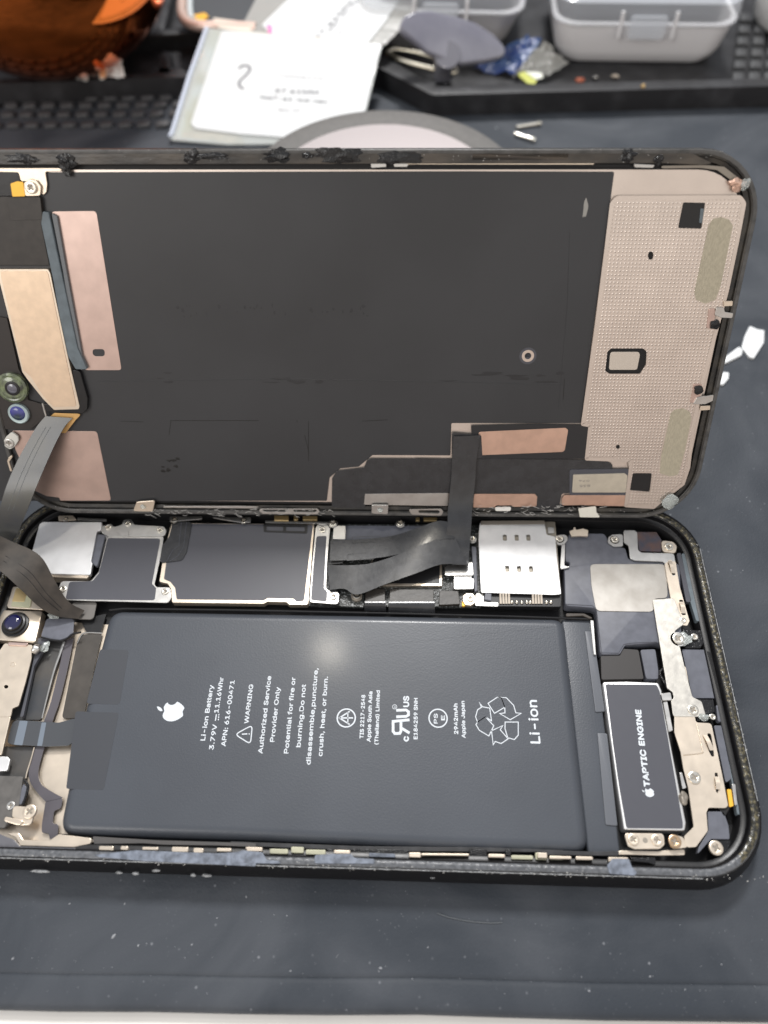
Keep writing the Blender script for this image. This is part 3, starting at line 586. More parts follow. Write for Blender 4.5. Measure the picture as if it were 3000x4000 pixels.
# ---- left-hand end
TL = dict(h=2.7)
T("floor_plate", 'Z', [(120,2420),(430,2440),(430,3290),(50,3290),(0,3290),(-60,3290),(-20,2420)], 2.35, .4, cream, .3, .03)
T("floor_tape", 'R', [(560,960),(840,1010),(540,2000),(520,2030),(-120,2030),(120,1000)], 2.9, .4, mat("grey_brown_film", (.085,.078,.070), .38, bump=.01, color2=(.045,.05,.058), vscale=.1), .3, .04)
T("floor_tape", 'S', [(-60,380),(440,390),(370,700),(330,800),(250,1150),(-100,1150),(-100,500)], 2.9, .4, mat("grey_brown_film", (.085,.078,.070)), .3, .04)
fl = ribbon("sensor_flex_strip", [tuple(FLAT.pt(z, p, 3.2) for p in ((l), (r))) for z, l, r in (('R',(840,1010),(960,960)),('R',(760,1400),(870,1400)),('R',(660,1800),(770,1800)),('R',(590,2000),(700,2000)),('S',(455,390),(580,390)),('S',(375,700),(500,700)),('S',(400,860),(530,860)),('S',(500,1000),(620,940)),('S',(590,1100),(815,1050)))], mat("violet_grey_flex", (.095,.088,.10), .35, bump=.006), phone, .15)
T("flex_foot", 'S', [(590,1090),(815,1045),(790,1190),(700,1215),(680,1385),(760,1390),(740,1600),(640,1585),(635,1515),(540,1500),(540,1400)], 3.2, .25, mat("violet_grey_flex", (.095,.088,.10)), .6, .05)
T("flex_edge_tape", 'R', [(1000,1010),(1050,925),(1330,905),(1260,1180),(1080,2010),(800,2010)], 3.0, .35, mat("umber_film", (.060,.053,.046), .42, bump=.01, var=.15, vscale=.3), .8, .04)
tube("plate_lip", [FLAT.pt('R', p, 3.1) for p in ((1000,1040),(1050,940),(1120,902),(1330,908))], .18, steel, phone, sub=4)
T("power_flex", 'S', [(170,35),(760,75),(1040,0),(975,310),(880,375),(600,385),(80,352)], 3.9, .25, mat("slate_flex", (.065,.07,.078), .3, bump=.004), 1.2, .05)
for P in ([(255,50),(360,55),(290,370),(180,360)], [(540,72),(600,74),(545,378),(480,376)]): T("flex_painted_sheen", 'S', P, 3.93, .05, mat("pale_slate_patch", (.16,.19,.23), .35), .2, .01)  # paler slabs: the sheen of the flex is painted as colour
T("flex_tongue", 'R', [(920,505),(1255,505),(1215,700),(1180,728),(1010,722)], 4.3, .3, mat("warm_grey_film", (.15,.14,.13), .35, bump=.006), .6, .05)
T("flex_bend", 'R', [(600,712),(960,720),(945,930),(880,960),(780,995),(640,985),(525,955)], 4.7, .35, grey, .8, .1)
T("cavity_wall", 'E', [(520,780),(690,740),(650,870),(560,862)], 3.2, .5, blk, .3, .05)
tube("plate_seam", [FLAT.pt('R', p, 3.4) for p in ((832,1020),(770,1200),(700,1400),(620,1700),(545,2010))], lambda f: .34-.2*f, steel, phone, sub=3)
tube("plate_seam", [FLAT.pt('S', p, 3.4) for p in ((445,395),(400,560),(350,720),(335,800))], .14, cream, phone, sub=3)
# upper front-camera group
fb = T("sensor_bracket", 'R', [(165,300),(440,310),(570,560),(560,605),(100,580),(85,550)], Z1-.3, .5, cream, .5, .12)
fs = T("flood_sensor", 'R', [(205,318),(370,320),(420,370),(395,555),(370,575),(140,555)], Z1-.1, .5, mat("milky_plastic", (.55,.55,.38), .3), .3, .1)
T("gold_window", 'R', [(208,325),(362,325),(318,500),(155,495)], Z1-.05, .1, goldm, .2, .03, fs)
fc = T("front_camera", 'R', [(45,605),(550,620),(455,1030),(-120,990),(-60,800)], Z1-.2, 2, cream, .5, .2, smooth=True)
c0 = FLAT.pt('R', (205,800), Z1-.2)
lathe("lens_barrel", [(2.8,-.2),(2.75,.4),(2.35,.5),(2.3,1.0),(1.95,1.1),(1.85,1.6)], c0, blk, fc, 32)
lathe("lens", [(1.8,1.45),(1.5,1.75),(.9,1.95),(.3,2.0)], c0, lensb, fc, 32)
T("bracket_arm", 'R', [(60,1040),(420,1060),(410,1150),(405,1240),(330,1540),(240,1850),(160,1880),(140,1990),(-150,1990),(-120,1300)], Z1-.5, .35, cream, .4, .08,
  holes=[[(50,1600),(60,1580),(85,1575),(108,1590),(108,1610),(85,1625),(60,1622)]])
tube("emboss", [FLAT.pt('R', p, Z1-.5) for p in ((135,1320),(150,1290),(180,1285),(200,1310),(185,1335),(155,1340),(135,1320))], .06, cream, phone)
T("bracket_flange", 'R', [(105,1020),(370,1030),(340,1070),(100,1060)], Z1-.2, .3, pink, .3, .1)
T("bracket_arm", 'S', [(-150,0),(135,0),(20,490),(-150,480)], Z1-.5, .35, cream, .2, .08)
T("flex_hem", 'R', [(500,960),(640,985),(440,1340),(300,1990),(255,1990),(400,1400),(440,1200)], Z1-1.2, .8, tape, .3, .1)
tube("flex_hem_edge", [FLAT.pt('R', p, 4.9) for p in ((530,960),(700,1000),(800,1005),(880,965),(940,920),(1050,895))], .2, blk, phone, sub=4)
blob("solder_ball", FLAT.pt('R', (470,1110), Z1-.3), (1.0,1.1,.9), steel, phone, .15); blob("clear_glue", FLAT.pt('R', (575,1090), Z1-.9), (.9,1.1,.5), clear, phone)
blob("clear_glue", FLAT.pt('R', (680,690), Z1), (1.0,.6,.4), clear, phone, .4)
T("open_box_clip", 'S', [(-60,500),(95,515),(130,555),(95,700),(-60,705)], Z1-1, .6, white_steel, .3, .15)
T("end_block", 'S', [(-100,760),(300,770),(245,1150),(160,1330),(60,1440),(-120,1440)], Z1-1.1, 1.2, mat("dusty_grey_plastic", (.10,.095,.09), .5, bump=.01, var=.15), .5, .15)
tube("cable_wire", [FLAT.pt('S', p, Z1-.9) for p in ((310,820),(365,900),(330,1050),(290,1140))], .25, goo, phone, sub=5)
T("small_cover", 'S', [(310,850),(345,910),(300,1140),(225,1140),(260,970)], Z1-1.2, .6, grey, .4, .1)
screw('S', (135,1148), Z1-.9, .75, phone, m=steel)
cl = T("antenna_clip", 'S', [(165,1150),(380,1165),(430,1200),(440,1270),(400,1400),(260,1410),(150,1290)], Z1-.2, .4, cream, .6, .15); screw('S', (378,1225), Z1+.15, 1.25, cl, m=cream)
T("clip_tongue", 'S', [(60,1290),(260,1330),(300,1345),(270,1400),(210,1400),(50,1350)], Z1+.2, .4, cream, .4, .12)

# ---- front rim fittings: clips, pads and flexes between battery and wall
T("front_plate", 'S', [(60,1510),(240,1500),(300,1590),(440,1600),(640,1600),(760,1520),(1180,1570),(1185,1640),(960,1690),(260,1670),(200,1560)], 5.3, .6, cream, .5, .1)
T("wall_ledge", 'S', [(-60,1500),(180,1590),(260,1680),(960,1700),(1050,1780),(1180,1800),(1300,1900),(-60,1840)], 6.2, .8, mat("lilac_grey_ledge", (.13,.13,.145), .4, bump=.02, bscale=2, var=.1), .4, .1)
T("flex_channel", 'I', [(598,940),(1000,965),(1659,985),(1659,1010),(1420,1000),(1060,995),(930,985),(610,990)], 4.8, .4, mat("mid_grey_flex", (.09,.085,.082), .35), .2, .04)
T("flex_channel", 'K', [(0,238),(650,262),(1659,272),(1659,292),(660,285),(0,258)], 4.6, .4, flexg, .2, .04)
ledge = mat("pale_blue_ledge", (.15,.17,.21), .42, bump=.05, bscale=2.5, var=.35, vscale=.9)
T("wall_ledge", 'I', [(880,1030),(1400,1050),(1560,1040),(1659,1040),(1659,1135),(1330,1120),(920,1100),(640,1075),(600,1060)], 7.230, .5, ledge, .4, .1)
T("wall_ledge", 'K', [(0,300),(60,282),(160,292),(180,330),(245,335),(250,350),(0,345)], 7.260, .5, ledge, .4, .08)
T("wall_ledge", 'K', [(420,305),(520,300),(600,300),(620,320),(720,325),(720,350),(420,348)], 7.290, .5, ledge, .4, .08)
T("wall_ledge", 'K', [(690,295),(820,300),(825,318),(690,315)], 5.6, .4, ledge, .3, .05)
T("wall_ledge", 'H', [(540,1390),(660,1390),(680,1450),(720,1490),(700,1512),(520,1500),(500,1440)], 7.320, .5, ledge, .4, .1)
cr2 = mat("pale_brass_pad", (.50,.49,.36), .4, .3, bump=.01, var=.1)
def rowpads(Zk, rows, z=5.7, m_=None):
    for x0, y0, x1, y1 in rows: T("pad_contact", Zk, [(x0,y0),(x1,y0+2),(x1,y1+2),(x0,y1)], z, .6, m_ or cream, .25, .12)
rowpads('I', [(640,1002,735,1035),(780,1002,830,1030),(920,1008,1025,1030),(1112,1008,1220,1042),(1252,1015,1318,1048),(1402,1015,1500,1040),(1590,1008,1650,1026)], 5.9)
rowpads('I', [(605,1042,850,1062),(1090,1060,1325,1080)], 6.4)
rowpads('K', [(80,265,160,288),(515,280,598,300),(890,292,950,318),(950,297,1190,308),(1285,300,1370,318)], 6.0)
rowpads('K', [(195,274,288,300),(375,278,475,304),(302,264,366,296),(1400,306,1510,328),(1520,293,1580,330),(1590,308,1659,330)], 5.6, cr2)
rowpads('H', [(0,1345,70,1385),(85,1370,245,1392),(275,1372,400,1398),(510,1378,655,1415)], 6.2)
for x0, x1 in ((0,195),(290,300),(480,515),(610,890),(1190,1280),(1370,1400)): T("gap_block", 'K', [(x0,275),(x1,280),(x1,312),(x0,306)], 5.2, 1, goo, .3, .1)
T("flex_channel", 'H', [(0,1330),(120,1330),(430,1340),(590,1335),(580,1370),(0,1362)], 5.0, .5, flexg, .3, .05)
T("flex_channel", 'H', [(660,1380),(790,1385),(850,1380),(850,1440),(800,1420),(700,1410)], 6.3, .5, goo, .3, .1)
glint = mat("pale_frost_glint", (.30,.31,.32), .35, bump=.1, bscale=3, var=.5, vscale=1.5)  # pale frosted rim colour that also stands in for glints and reflections
tube("painted_edge_glint", [Vector((x, .10+.06*noise.noise(Vector((x*.6, 1, 2))), 7.02)) for x in range(-62, 64)], lambda f: .07+.05*noise.noise(Vector((f*140, 7, 1))), glint, phone, 6)  # thin pale tube paints the bright line along the rim edge
tube("painted_edge_glint", [Vector((75.28, y, 7.04)) for y in range(13, 66)], lambda f: .08+.05*noise.noise(Vector((f*60, 3, 1))), glint, phone, 6)
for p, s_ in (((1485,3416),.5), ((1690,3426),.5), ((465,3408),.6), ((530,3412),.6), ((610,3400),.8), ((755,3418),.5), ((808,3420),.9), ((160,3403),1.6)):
    blob("reflection_spot", FLAT.pt('Z', p, 4.9), (s_,.28,.3), glint, phone, .2, 2)  # reflection spots on the outer side, painted as pale blobs
# crumbs of glue on the rim
pts = []
for _ in range(330):
    s = rnd.random()
    if s < .5: x = rnd.uniform(-60, 74); y = rnd.uniform(-.25,.9); z = 7.08
    elif s < .8: x = rnd.uniform(74.3, 75.5); y = rnd.uniform(10, 66); z = 7.05
    else: x = rnd.uniform(-75, -74); y = rnd.uniform(40, 68); z = 7.05
    pts.append((Vector((x, y, z)), rnd.uniform(.04, .16), Vector((0,0,1)), (Vector((1,0,0)), Vector((0,1,0)))))
specks("rim_crumbs", pts, shred, phone)

# ================================================================== SCREEN
scr = thing("lifted_phone_screen", "unfolded phone screen standing behind the phone body, metal and graphite inner side facing out", "phone screen", SCR.o)
def D(name, Zk, P, h, t, m, r=.4, bev=.03, parent=None, **k): return slab(name, Zk, P, h, t, m, parent or scr, r, bev, pl=SCR, **k)
SL, SW, SR = 149.15, 73.5, 12.0
def sring(off, h, n=10): return [SCR.at(x, y, h) for x, y in rrect(0, SW/2, SL+2*off, SW+2*off, max(SR+off, 2), n)]
loft("bezel_frame", [sring(o, h) for o, h in ((-4,-2.6),(-.4,-2.6),(.0,-2.3),(.05,-1.0),(-.1,-.15),(-.3,0),(-.9,0),(-1.15,-.15),(-1.25,-.8),(-2.0,-.95),(-2.05,-1.3))], ringm, scr)
loft("rim_lip", [sring(o, h) for o, h in ((-.12,-.1),(-.22,.04),(-.6,.08),(-.85,.02))], mat("grey_screen_lip", (.085,.083,.080), .38, bump=.04, bscale=1.5, color2=(.03,.03,.03), vscale=.5, vlo=.45, vhi=.8), scr)  # glass edge lip; its highlight is put into the lighter grey
gl = slab_uv("front_glass", SCR, rrect(0, SW/2, SL-1.5, SW-1.5, SR-.8, 10), -2.62, .7, blk, scr, .1)
slab_uv("backing_plate", SCR, rrect(0, SW/2-.2, SL-5.0, SW-6.4, SR-2.6, 10), -.85, .5, scrp, scr, .05)
slab_uv("frame_gap", SCR, rrect(0, SW/2, SL-4.6, SW-4.6, SR-2.4, 10), -1.25, .3, dark, scr, 0)
D("top_bezel_tape", 'Z', [(-200,592),(1500,586),(2560,588),(2700,596),(2790,640),(2740,644),(2600,638),(1500,640),(-200,645)], .03, .5, mat("worn_bezel_tape", (.020,.018,.016), .36, bump=.09, bscale=1.2, color2=(.11,.09,.07), vscale=.22, vlo=.40, vhi=.80, coat=.2, stretch=(.4,1,1)), .5, .12)
gr = D("graphite_sheet", 'W', [(-60,373),(40,373),(45,378),(95,372),(1000,370),(1327,371),(1255,914),(975,914),(973,984),(805,983),(775,1008),(735,1012),(712,1032),(706,1082),(-60,1082)], -.70, .1, graph, [.3]*15, .02)
def g_uv(p): return SCR.hit('Z', p, -.68)
# scuffs and fold marks on the graphite
scuff = mat("graphite_scuff", (.010,.010,.010), .35)
for a in ([(665,1643),(1010,1643)],[(668,1643),(660,1700)],[(1160,1640),(1160,1650)],[(1205,1645),(1205,1800)],[(1190,1700),(1205,1760)],[(1415,1645),(1515,1640)],[(2205,1480),(2200,1560)],[(470,1645),(560,1648)]):
    band_uv("scuff", [g_uv(p) for p in a], .12, SCR, -.68, scuff, gr)
for k in range(9):
    p = (630+rnd.uniform(0,70), 1790+rnd.uniform(0,75)); c = SCR.at(*g_uv(p), -.69); blob("smudge", c, (rnd.uniform(.3,.8), rnd.uniform(.15,.4), .02), scuff, gr, .5, 2, pl=SCR)
for _ in range(34):
    x = rnd.uniform(690, 1440); c = SCR.at(*g_uv((x, 1215+rnd.uniform(-24,24)+(x-690)*.0)), -.695); blob("smudge", c, (rnd.uniform(.08,.3), rnd.uniform(.15,.5), .008), mat("faint_smudge", (.024,.024,.026), .45), gr, .5, 1, pl=SCR)
for _ in range(16):
    x = rnd.uniform(420, 2200); c = SCR.at(*g_uv((x, 1478+rnd.uniform(-22,18))), -.695); blob("smudge", c, (rnd.uniform(.5,2.4), rnd.uniform(.12,.35), .008), mat("faint_smudge", (.024,.024,.026), .45), gr, .6, 2, pl=SCR)
blob("smudge", SCR.at(*g_uv((2287,812)), -.69), (.35, 1.6, .02), mat("chalk_rub", (.30,.29,.27), .6), gr, .4, 3, pl=SCR)
tube("fold_line", [SCR.at(*g_uv(p), -.72) for p in ((380,1490),(1100,1480),(2200,1500))], .07, graph, gr)
tube("fold_line", [SCR.at(*g_uv(p), -.72) for p in ((2225,900),(2215,1200),(2180,1600))], .06, graph, gr)
ep = D("exposed_plate", 'Z', [(200,826),(376,824),(475,1446),(330,1446)], -.62, .06, pink, .7, .02, holes=[[(362,1368),(370,1364),(402,1364),(409,1372),(409,1386),(402,1392),(372,1392),(362,1384)]])
D("exposed_plate", 'Q', [(145,272),(1240,282),(1262,310),(1440,1180),(780,1180),(770,1140),(600,1120),(450,1050),(200,520)], -.62, .06, pink, .7, .02)
wr = slab_uv("ring_washer", SCR, circ(SCR.hit('D', (245,740), -.6), 1.22, 24), -.6, .1, mat("cream_ring", (.62,.52,.45), .4, .6), scr, .02, [circ(SCR.hit('D', (245,740), -.6), .66, 16)])
slab_uv("washer_hole", SCR, circ(SCR.hit('D', (245,740), -.6), .62, 16), -.66, .1, dark, wr, 0)
slab_uv("washer_halo", SCR, circ(SCR.hit('D', (245,740), -.6), 1.7, 24), -.66, .05, tape, wr, 0)
# dimpled plate
def dimple_mat():
    m = mat("dimpled_plate_metal", (.69,.61,.55), .33, .9, rvar=.05, var=.05, vscale=.15); nt = m.node_tree; b = nt.nodes["Principled BSDF"]
    tc = nt.nodes.new("ShaderNodeTexCoord"); rot = nt.nodes.new("ShaderNodeMapping"); rot.inputs["Scale"].default_value = (1/MM/.70,)*3
    rot.vector_type = 'POINT'; rot.inputs["Rotation"].default_value = (-TILT, 0, 0); nt.links.new(tc.outputs["Object"], rot.inputs[0])
    fr = nt.nodes.new("ShaderNodeVectorMath"); fr.operation = 'FRACTION'; nt.links.new(rot.outputs[0], fr.inputs[0])
    sb = nt.nodes.new("ShaderNodeVectorMath"); sb.operation = 'SUBTRACT'; sb.inputs[1].default_value = (.5,.5,0); nt.links.new(fr.outputs[0], sb.inputs[0])
    mu = nt.nodes.new("ShaderNodeVectorMath"); mu.operation = 'MULTIPLY'; mu.inputs[1].default_value = (1,1,0); nt.links.new(sb.outputs[0], mu.inputs[0])
    ln = nt.nodes.new("ShaderNodeVectorMath"); ln.operation = 'LENGTH'; nt.links.new(mu.outputs[0], ln.inputs[0])
    mr = nt.nodes.new("ShaderNodeMapRange"); mr.interpolation_type = 'SMOOTHSTEP'; mr.inputs[1].default_value = .10; mr.inputs[2].default_value = .30; mr.inputs[3].default_value = 1; mr.inputs[4].default_value = 0
    nt.links.new(ln.outputs["Value"], mr.inputs[0]); bp = nt.nodes.new("ShaderNodeBump"); bp.inputs["Distance"].default_value = .05*MM
    nt.links.new(mr.outputs[0], bp.inputs["Height"]); nt.links.new(bp.outputs[0], b.inputs["Normal"]); return m
dm = dimple_mat()
DP = [px('B', p) for p in ((1005,855),(1538,853),(1556,880))] + [px('D', p) for p in ((1478,60),(1416,360),(1346,620),(1278,870),(1218,1150),(1190,1400),(1158,1495),(1048,1580),(985,1632),(822,1622),(850,1400),(845,1356),(590,1346),(612,1150),(568,1142),(650,560),(705,130))]+[px('B', (985,880))]
CH = [px('D', p) for p in ((712,715),(735,695),(920,695),(944,712),(940,790),(905,845),(725,845),(700,828))]
SQ1 = [px('B', p) for p in ((1292,874),(1388,876),(1372,988),(1270,985))]; SQ2 = [px('D', p) for p in ((862,1430),(975,1430),(962,1540),(845,1532))]
OV = [px('D', p) for p in ((958,125),(978,125),(985,145),(978,172),(958,172),(950,150))]
RH = [px('D', (775+13*math.cos(a*.785), 1275+13*math.sin(a*.785))) for a in range(8)]
sh = D("dimpled_plate", 'Z', DP, -.30, .35, dm, [1.0,.8,.8]+[.3]*4+[.1]*11+[.4], .06, holes=[CH, SQ1, SQ2, OV, RH])
D("sunken_floor", 'Z', CH, -.68, .1, dark, .3, 0, sh)
D("chip", 'D', [(735,716),(898,716),(905,735),(888,822),(722,822),(728,740)], -.34, .3, mat("chip_nickel", (.62,.56,.49), .42, .5), .5, .06, sh)
for P in (OV, RH): D("dark_hole_floor", 'Z', P, -.62, .1, dark, .1, 0, sh)  # black floors added below; the darkness of the holes is put into their colour
band_uv("raised_border", fillet([SCR.hit('Z', p, -.25) for p in DP], [1.0,.8,.8]+[.3]*4+[.1]*11+[.4]), .75, SCR, -.262, scrp, sh, True)
for P in (SQ1, SQ2): D("dark_hole_floor", 'Z', P, -.62, .1, blk, .2, 0, sh)
D("opening_lip", 'B', [(1368,900),(1384,902),(1374,965),(1362,962)], -.5, .1, bluegrey, .1, .02, sh)
D("ribbed_pad", 'Z', [px('B', p) for p in ((1402,975),(1420,945),(1455,938),(1490,948),(1508,975))]+[px('D', p) for p in ((1380,330),(1350,410),(1290,432),(1235,410),(1225,360),(1300,20))], -.24, .08, padm, .6, .02, sh)
D("ribbed_pad", 'D', [(1085,1080),(1110,1055),(1160,1048),(1200,1070),(1208,1110),(1170,1300),(1130,1440),(1080,1450),(1020,1430),(1030,1330)], -.24, .08, padm, .6, .02, sh)
# edge clips
for P1, P2, P3, bl in (([(1310,462),(1345,458),(1350,500),(1335,580),(1298,578)], [(1355,455),(1400,455),(1405,480),(1455,488),(1450,518),(1385,515),(1345,500)], [(1398,418),(1452,415),(1450,445),(1400,448)], (1345,555)),
                       ([(1222,905),(1270,905),(1265,960),(1240,1020),(1200,1015)], [(1240,985),(1340,968),(1335,1005),(1290,1025),(1215,1025)], [(1262,1035),(1320,1032),(1318,1058),(1258,1062)], (1250,940))):
    c_ = D("edge_clip", 'D', P1, -.12, .3, pink, .3, .06); D("clip_arm", 'D', P2, .15, .4, steel, .3, .08, c_); D("clip_pad", 'D', P3, .1, .3, cream, .2, .06, c_)
    blob("glue_spot", SCR.pt('D', bl, 0), (.9,.9,.3), goo, c_, .25, pl=SCR)
# top strip: slit rails
D("edge_rail", 'Z', [(1022,634),(1450,634),(1450,640),(1022,641)], -.1, .2, steel, .1, .02)
D("edge_slit", 'Z', [(1100,641),(1450,640),(1450,648),(1100,648)], -.78, .1, dark, .1, 0)
D("edge_slit", 'Z', [(1600,640),(2330,641),(2460,642),(2460,652),(1600,650)], -.78, .1, dark, .1, 0)
D("edge_rail", 'Z', [(1590,636),(2320,637),(2320,643),(1590,642)], -.1, .2, cream, .1, .02)
for P in ([(1448,634),(1505,630),(1510,652),(1450,656)], [(1535,636),(1600,636),(1590,652),(1540,652)], [(2475,640),(2560,644),(2550,656),(2480,654)]): D("edge_catch", 'Z', P, -.15, .4, steel, .2, .05)
# graphite neighbours at the bottom: black flex sheets and copper windows
fs1 = D("driver_flex", 'M', [(350,335),(352,200),(375,165),(500,150),(515,115),(530,108),(1440,112),(1618,117),(1650,135),(1650,265),(1415,270),(1400,350),(1300,350),(1297,270),(505,270),(505,338)], -.45, .15, flex, .6, .03)
D("steel_strip", 'M', [(505,272),(890,268),(888,328),(500,322)], -.30, .12, steel, .2, .03)
D("copper_window", 'M', [(1010,272),(1290,272),(1302,285),(1298,330),(1190,332),(1185,325),(1112,325),(1105,335),(1005,335)], -.35, .1, copper, .3, .02)
D("copper_window", 'D', [(462,1560),(835,1560),(820,1625),(645,1622),(560,1618),(445,1620),(445,1580)], -.35, .1, copper, .4, .02)
D("driver_cover", 'D', [(0,1148),(290,1140),(560,1146),(612,1150),(588,1346),(-80,1346),(-90,1150)], -.36, .15, mat("smooth_black_film", (.022,.022,.024), .36, bump=.004), .2, .03)
D("copper_window", 'D', [(-45,1187),(465,1163),(482,1175),(462,1295),(450,1305),(-48,1325)], -.26, .08, copper, .5, .02)
lc = D("driver_chip", 'D', [(512,1440),(815,1432),(832,1445),(822,1545),(505,1545)], .0, .5, mat("chip_label", (.56,.51,.42), .45, .5, var=.05), .3, .08)
D("chip_surround", 'D', [(490,1410),(835,1405),(850,1430),(835,1560),(490,1560)], -.30, .15, tape, .5, .04, lc)
text_px("printed_text", "074", SCR, 'D', (608,1470), (545,1470), .62, .02, inkg, lc); text_px("printed_text", "835", SCR, 'D', (612,1498), (550,1500), .72, .02, inkg, lc)
for P in ([(560,112),(612,112),(612,145),(560,145)],[(640,110),(690,110),(690,145),(640,145)],[(735,108),(860,110),(860,142),(735,140)],[(1085,110),(1225,112),(1220,145),(1088,143)],[(1265,112),(1400,114),(1395,150),(1265,148)],[(1298,195),(1400,197),(1400,228),(1295,226)],[(1440,115),(1580,120),(1580,150),(1440,148)],[(735,235),(860,237),(860,266),(735,264)],[(1090,236),(1220,237),(1220,266),(1090,266)],[(450,170),(480,170),(480,200),(425,198),(425,175)]):
    uv = fillet([SCR.hit('M', p, -.43) for p in P], .25, 3); band_uv("outline_mark", uv, .09, SCR, -.435, flexg, fs1, True)
# bottom edge tabs
for P in ([(18,75),(30,62),(400,62),(412,78),(400,98),(45,95)],): D("bezel_loop", 'F', P, .1, .3, steel, .5, .08, holes=[[(40,68),(190,68),(198,78),(190,84),(45,82)],[(240,68),(390,68),(395,78),(385,86),(245,84)]])
D("bezel_loop", 'F', [(985,65),(1200,62),(1215,80),(1200,108),(1010,100)], .1, .3, steel, .5, .08, holes=[[(1052,72),(1185,72),(1192,84),(1185,94),(1055,90)]])
t_ = D("corner_tab", 'F', [(750,38),(858,38),(855,100),(748,95)], .5, .3, steel, .4, .1); blob("glue_spot", SCR.pt('F', (805,70), .6), (.6,.5,.3), clear, t_, .2, pl=SCR)
D("corner_tab", 'F', [(1548,55),(1655,52),(1650,78),(1552,78)], .3, .3, mat("white_foam", (.75,.74,.70), .5), .4, .1)
t_ = D("corner_tab", 'G', [(430,62),(545,48),(548,85),(575,120),(440,118)], .4, .3, mat("pale_label", (.72,.70,.62), .4), .3, .1)
t_ = D("corner_tab", 'E', [(885,18),(1005,8),(990,80),(862,78)], .4, .3, cream, .4, .1); blob("glue_spot", SCR.pt('E', (925,50), .6), (.6,.5,.3), clear, t_, .2, pl=SCR)
blob("clear_bumper", SCR.pt('D', (1085,1600), .5), (1.5,1.8,.7), clear, scr, .2, pl=SCR)
D("bezel_rail", 'F', [(-600,45),(-100,45),(20,48),(0,60),(-600,55)], -.05, .3, steel, .1, .03)
# torn adhesive strands along the hinge side
def strands(n, x0, x1, y0, y1, Zk='Z'):
    bm = bmesh.new()
    for _ in range(n):
        x, y = rnd.uniform(x0, x1), rnd.uniform(y0, y1); a = SCR.pt(Zk, (x, y), .08); L_ = rnd.uniform(.3, 1.6); th = rnd.uniform(-.6,.6)
        d = SCR.ux*math.cos(th)*L_ + SCR.uy*math.sin(th)*L_; nn = SCR.n; w_ = SCR.uy*rnd.uniform(.03,.08)
        p = [a, a+d*.5+nn*rnd.uniform(0,.4)+SCR.uy*rnd.uniform(-.2,.2), a+d]
        vs = [[bm.verts.new(q+w_), bm.verts.new(q-w_), bm.verts.new(q+nn*.06)] for q in p]
        for A, B in zip(vs, vs[1:]):
            for i in range(3): bm.faces.new((A[i], A[(i+1) % 3], B[(i+1) % 3], B[i]))
    return bm
bm = strands(70, 560, 1300, 1990, 2015); b2_ = strands(60, 1840, 2350, 1975, 2010)
me = bpy.data.meshes.new("t"); b2_.to_mesh(me); bm.from_mesh(me); b2_.free(); link("torn_glue_threads", bm, shred, scr)
pts = []
for _ in range(260):
    u = rnd.uniform(-72, 66); v = rnd.choice([SW-rnd.uniform(.1,.5), SW-rnd.uniform(.3,2.4), rnd.uniform(.2,2.2)])
    pts.append((SCR.at(u, v, .02), rnd.uniform(.03,.13), SCR.n, (SCR.ux, SCR.uy)))
specks("bezel_crumbs", pts, shred, scr)
for Zk, p, s in (('O',(300,400),(2.2,.7,.25)), ('O',(860,440),(1.6,1.2,.5)), ('O',(860,540),(.6,1.0,.4)), ('A',(830,680),(1.4,1.0,.4)), ('A',(920,675),(2.6,.5,.3)), ('A',(1200,675),(2.2,1.0,.35)), ('A',(1330,672),(1.0,.5,.3)), ('B',(1052,670),(1.2,1.0,.5)), ('B',(1185,690),(.7,.7,.4)), ('A',(1450,672),(3.6,1.0,.25)), ('B',(70,680),(3.6,.9,.2))):
    blob("glue_lump", SCR.pt(Zk, p, .1), s, goo, scr, .5, 3, 1.8, pl=SCR)
D("worn_patch", 'B', [(385,655),(800,650),(795,690),(380,692)], .03, .05, mat("rubbed_brown", (.12,.095,.07), .35, bump=.03, bscale=1.5, color2=(.035,.03,.028), vscale=.25, stretch=(.3,1,1)), .3, .01)
# corner pieces, right top
D("corner_seal", 'B', [(1200,716),(1380,712),(1470,720),(1540,775),(1515,790),(1440,735),(1370,726),(1200,728)], -.5, .3, slot, .3, .05)
blob("copper_crumb", SCR.pt('B', (1525,795), -.1), (1.3,.9,.4), copper, scr, .5, pl=SCR); blob("clear_bumper", SCR.pt('B', (1560,795), 0), (.8,1.0,.5), clear, scr, .4, pl=SCR)
# left end of the screen: ear speaker and sensors
rb = D("sensor_rubber", 'O', [(550,1080),(630,1095),(820,1990),(1005,2850),(1130,3130),(980,3130),(840,2900),(690,1990),(530,1240)], .3, .9, bluegrey, .3, .15)
rb2 = D("sensor_rubber", 'Z', [(200,832),(222,845),(258,1050),(330,1440),(318,1446),(302,1430),(245,1060)], .0, .6, mat("grey_rubber_lip", (.16,.17,.18), .5), .2, .1)
D("sensor_cover", 'O', [(-200,890),(520,890),(560,1190),(530,1230),(640,1780),(-200,1780)], .2, .9, mat("brown_black_tape", (.035,.030,.026), .42, bump=.008, bscale=5, var=.15), .3, .08)
D("sensor_cover_flap", 'O', [(90,905),(520,895),(550,1190),(140,1200)], .28, .1, mat("brown_black_tape", (.035,.030,.026)), .3, .04)
D("bezel_bracket", 'O', [(-200,520),(800,520),(790,560),(585,565),(610,730),(600,830),(560,870),(520,840),(500,760),(440,690),(270,690),(240,575),(-200,565)], -.2, .3, cream, .4, .05)
tk = D("screw_tab", 'O', [(310,710),(380,660),(470,680),(530,760),(520,880),(310,885)], .35, .3, cream, .5, .08); screw('O', (395,775), .8, 1.05, tk, pl=SCR)
D("amber_insulator", 'O', [(135,720),(225,690),(300,700),(325,885),(160,890)], .45, .12, gold, .2, .02)
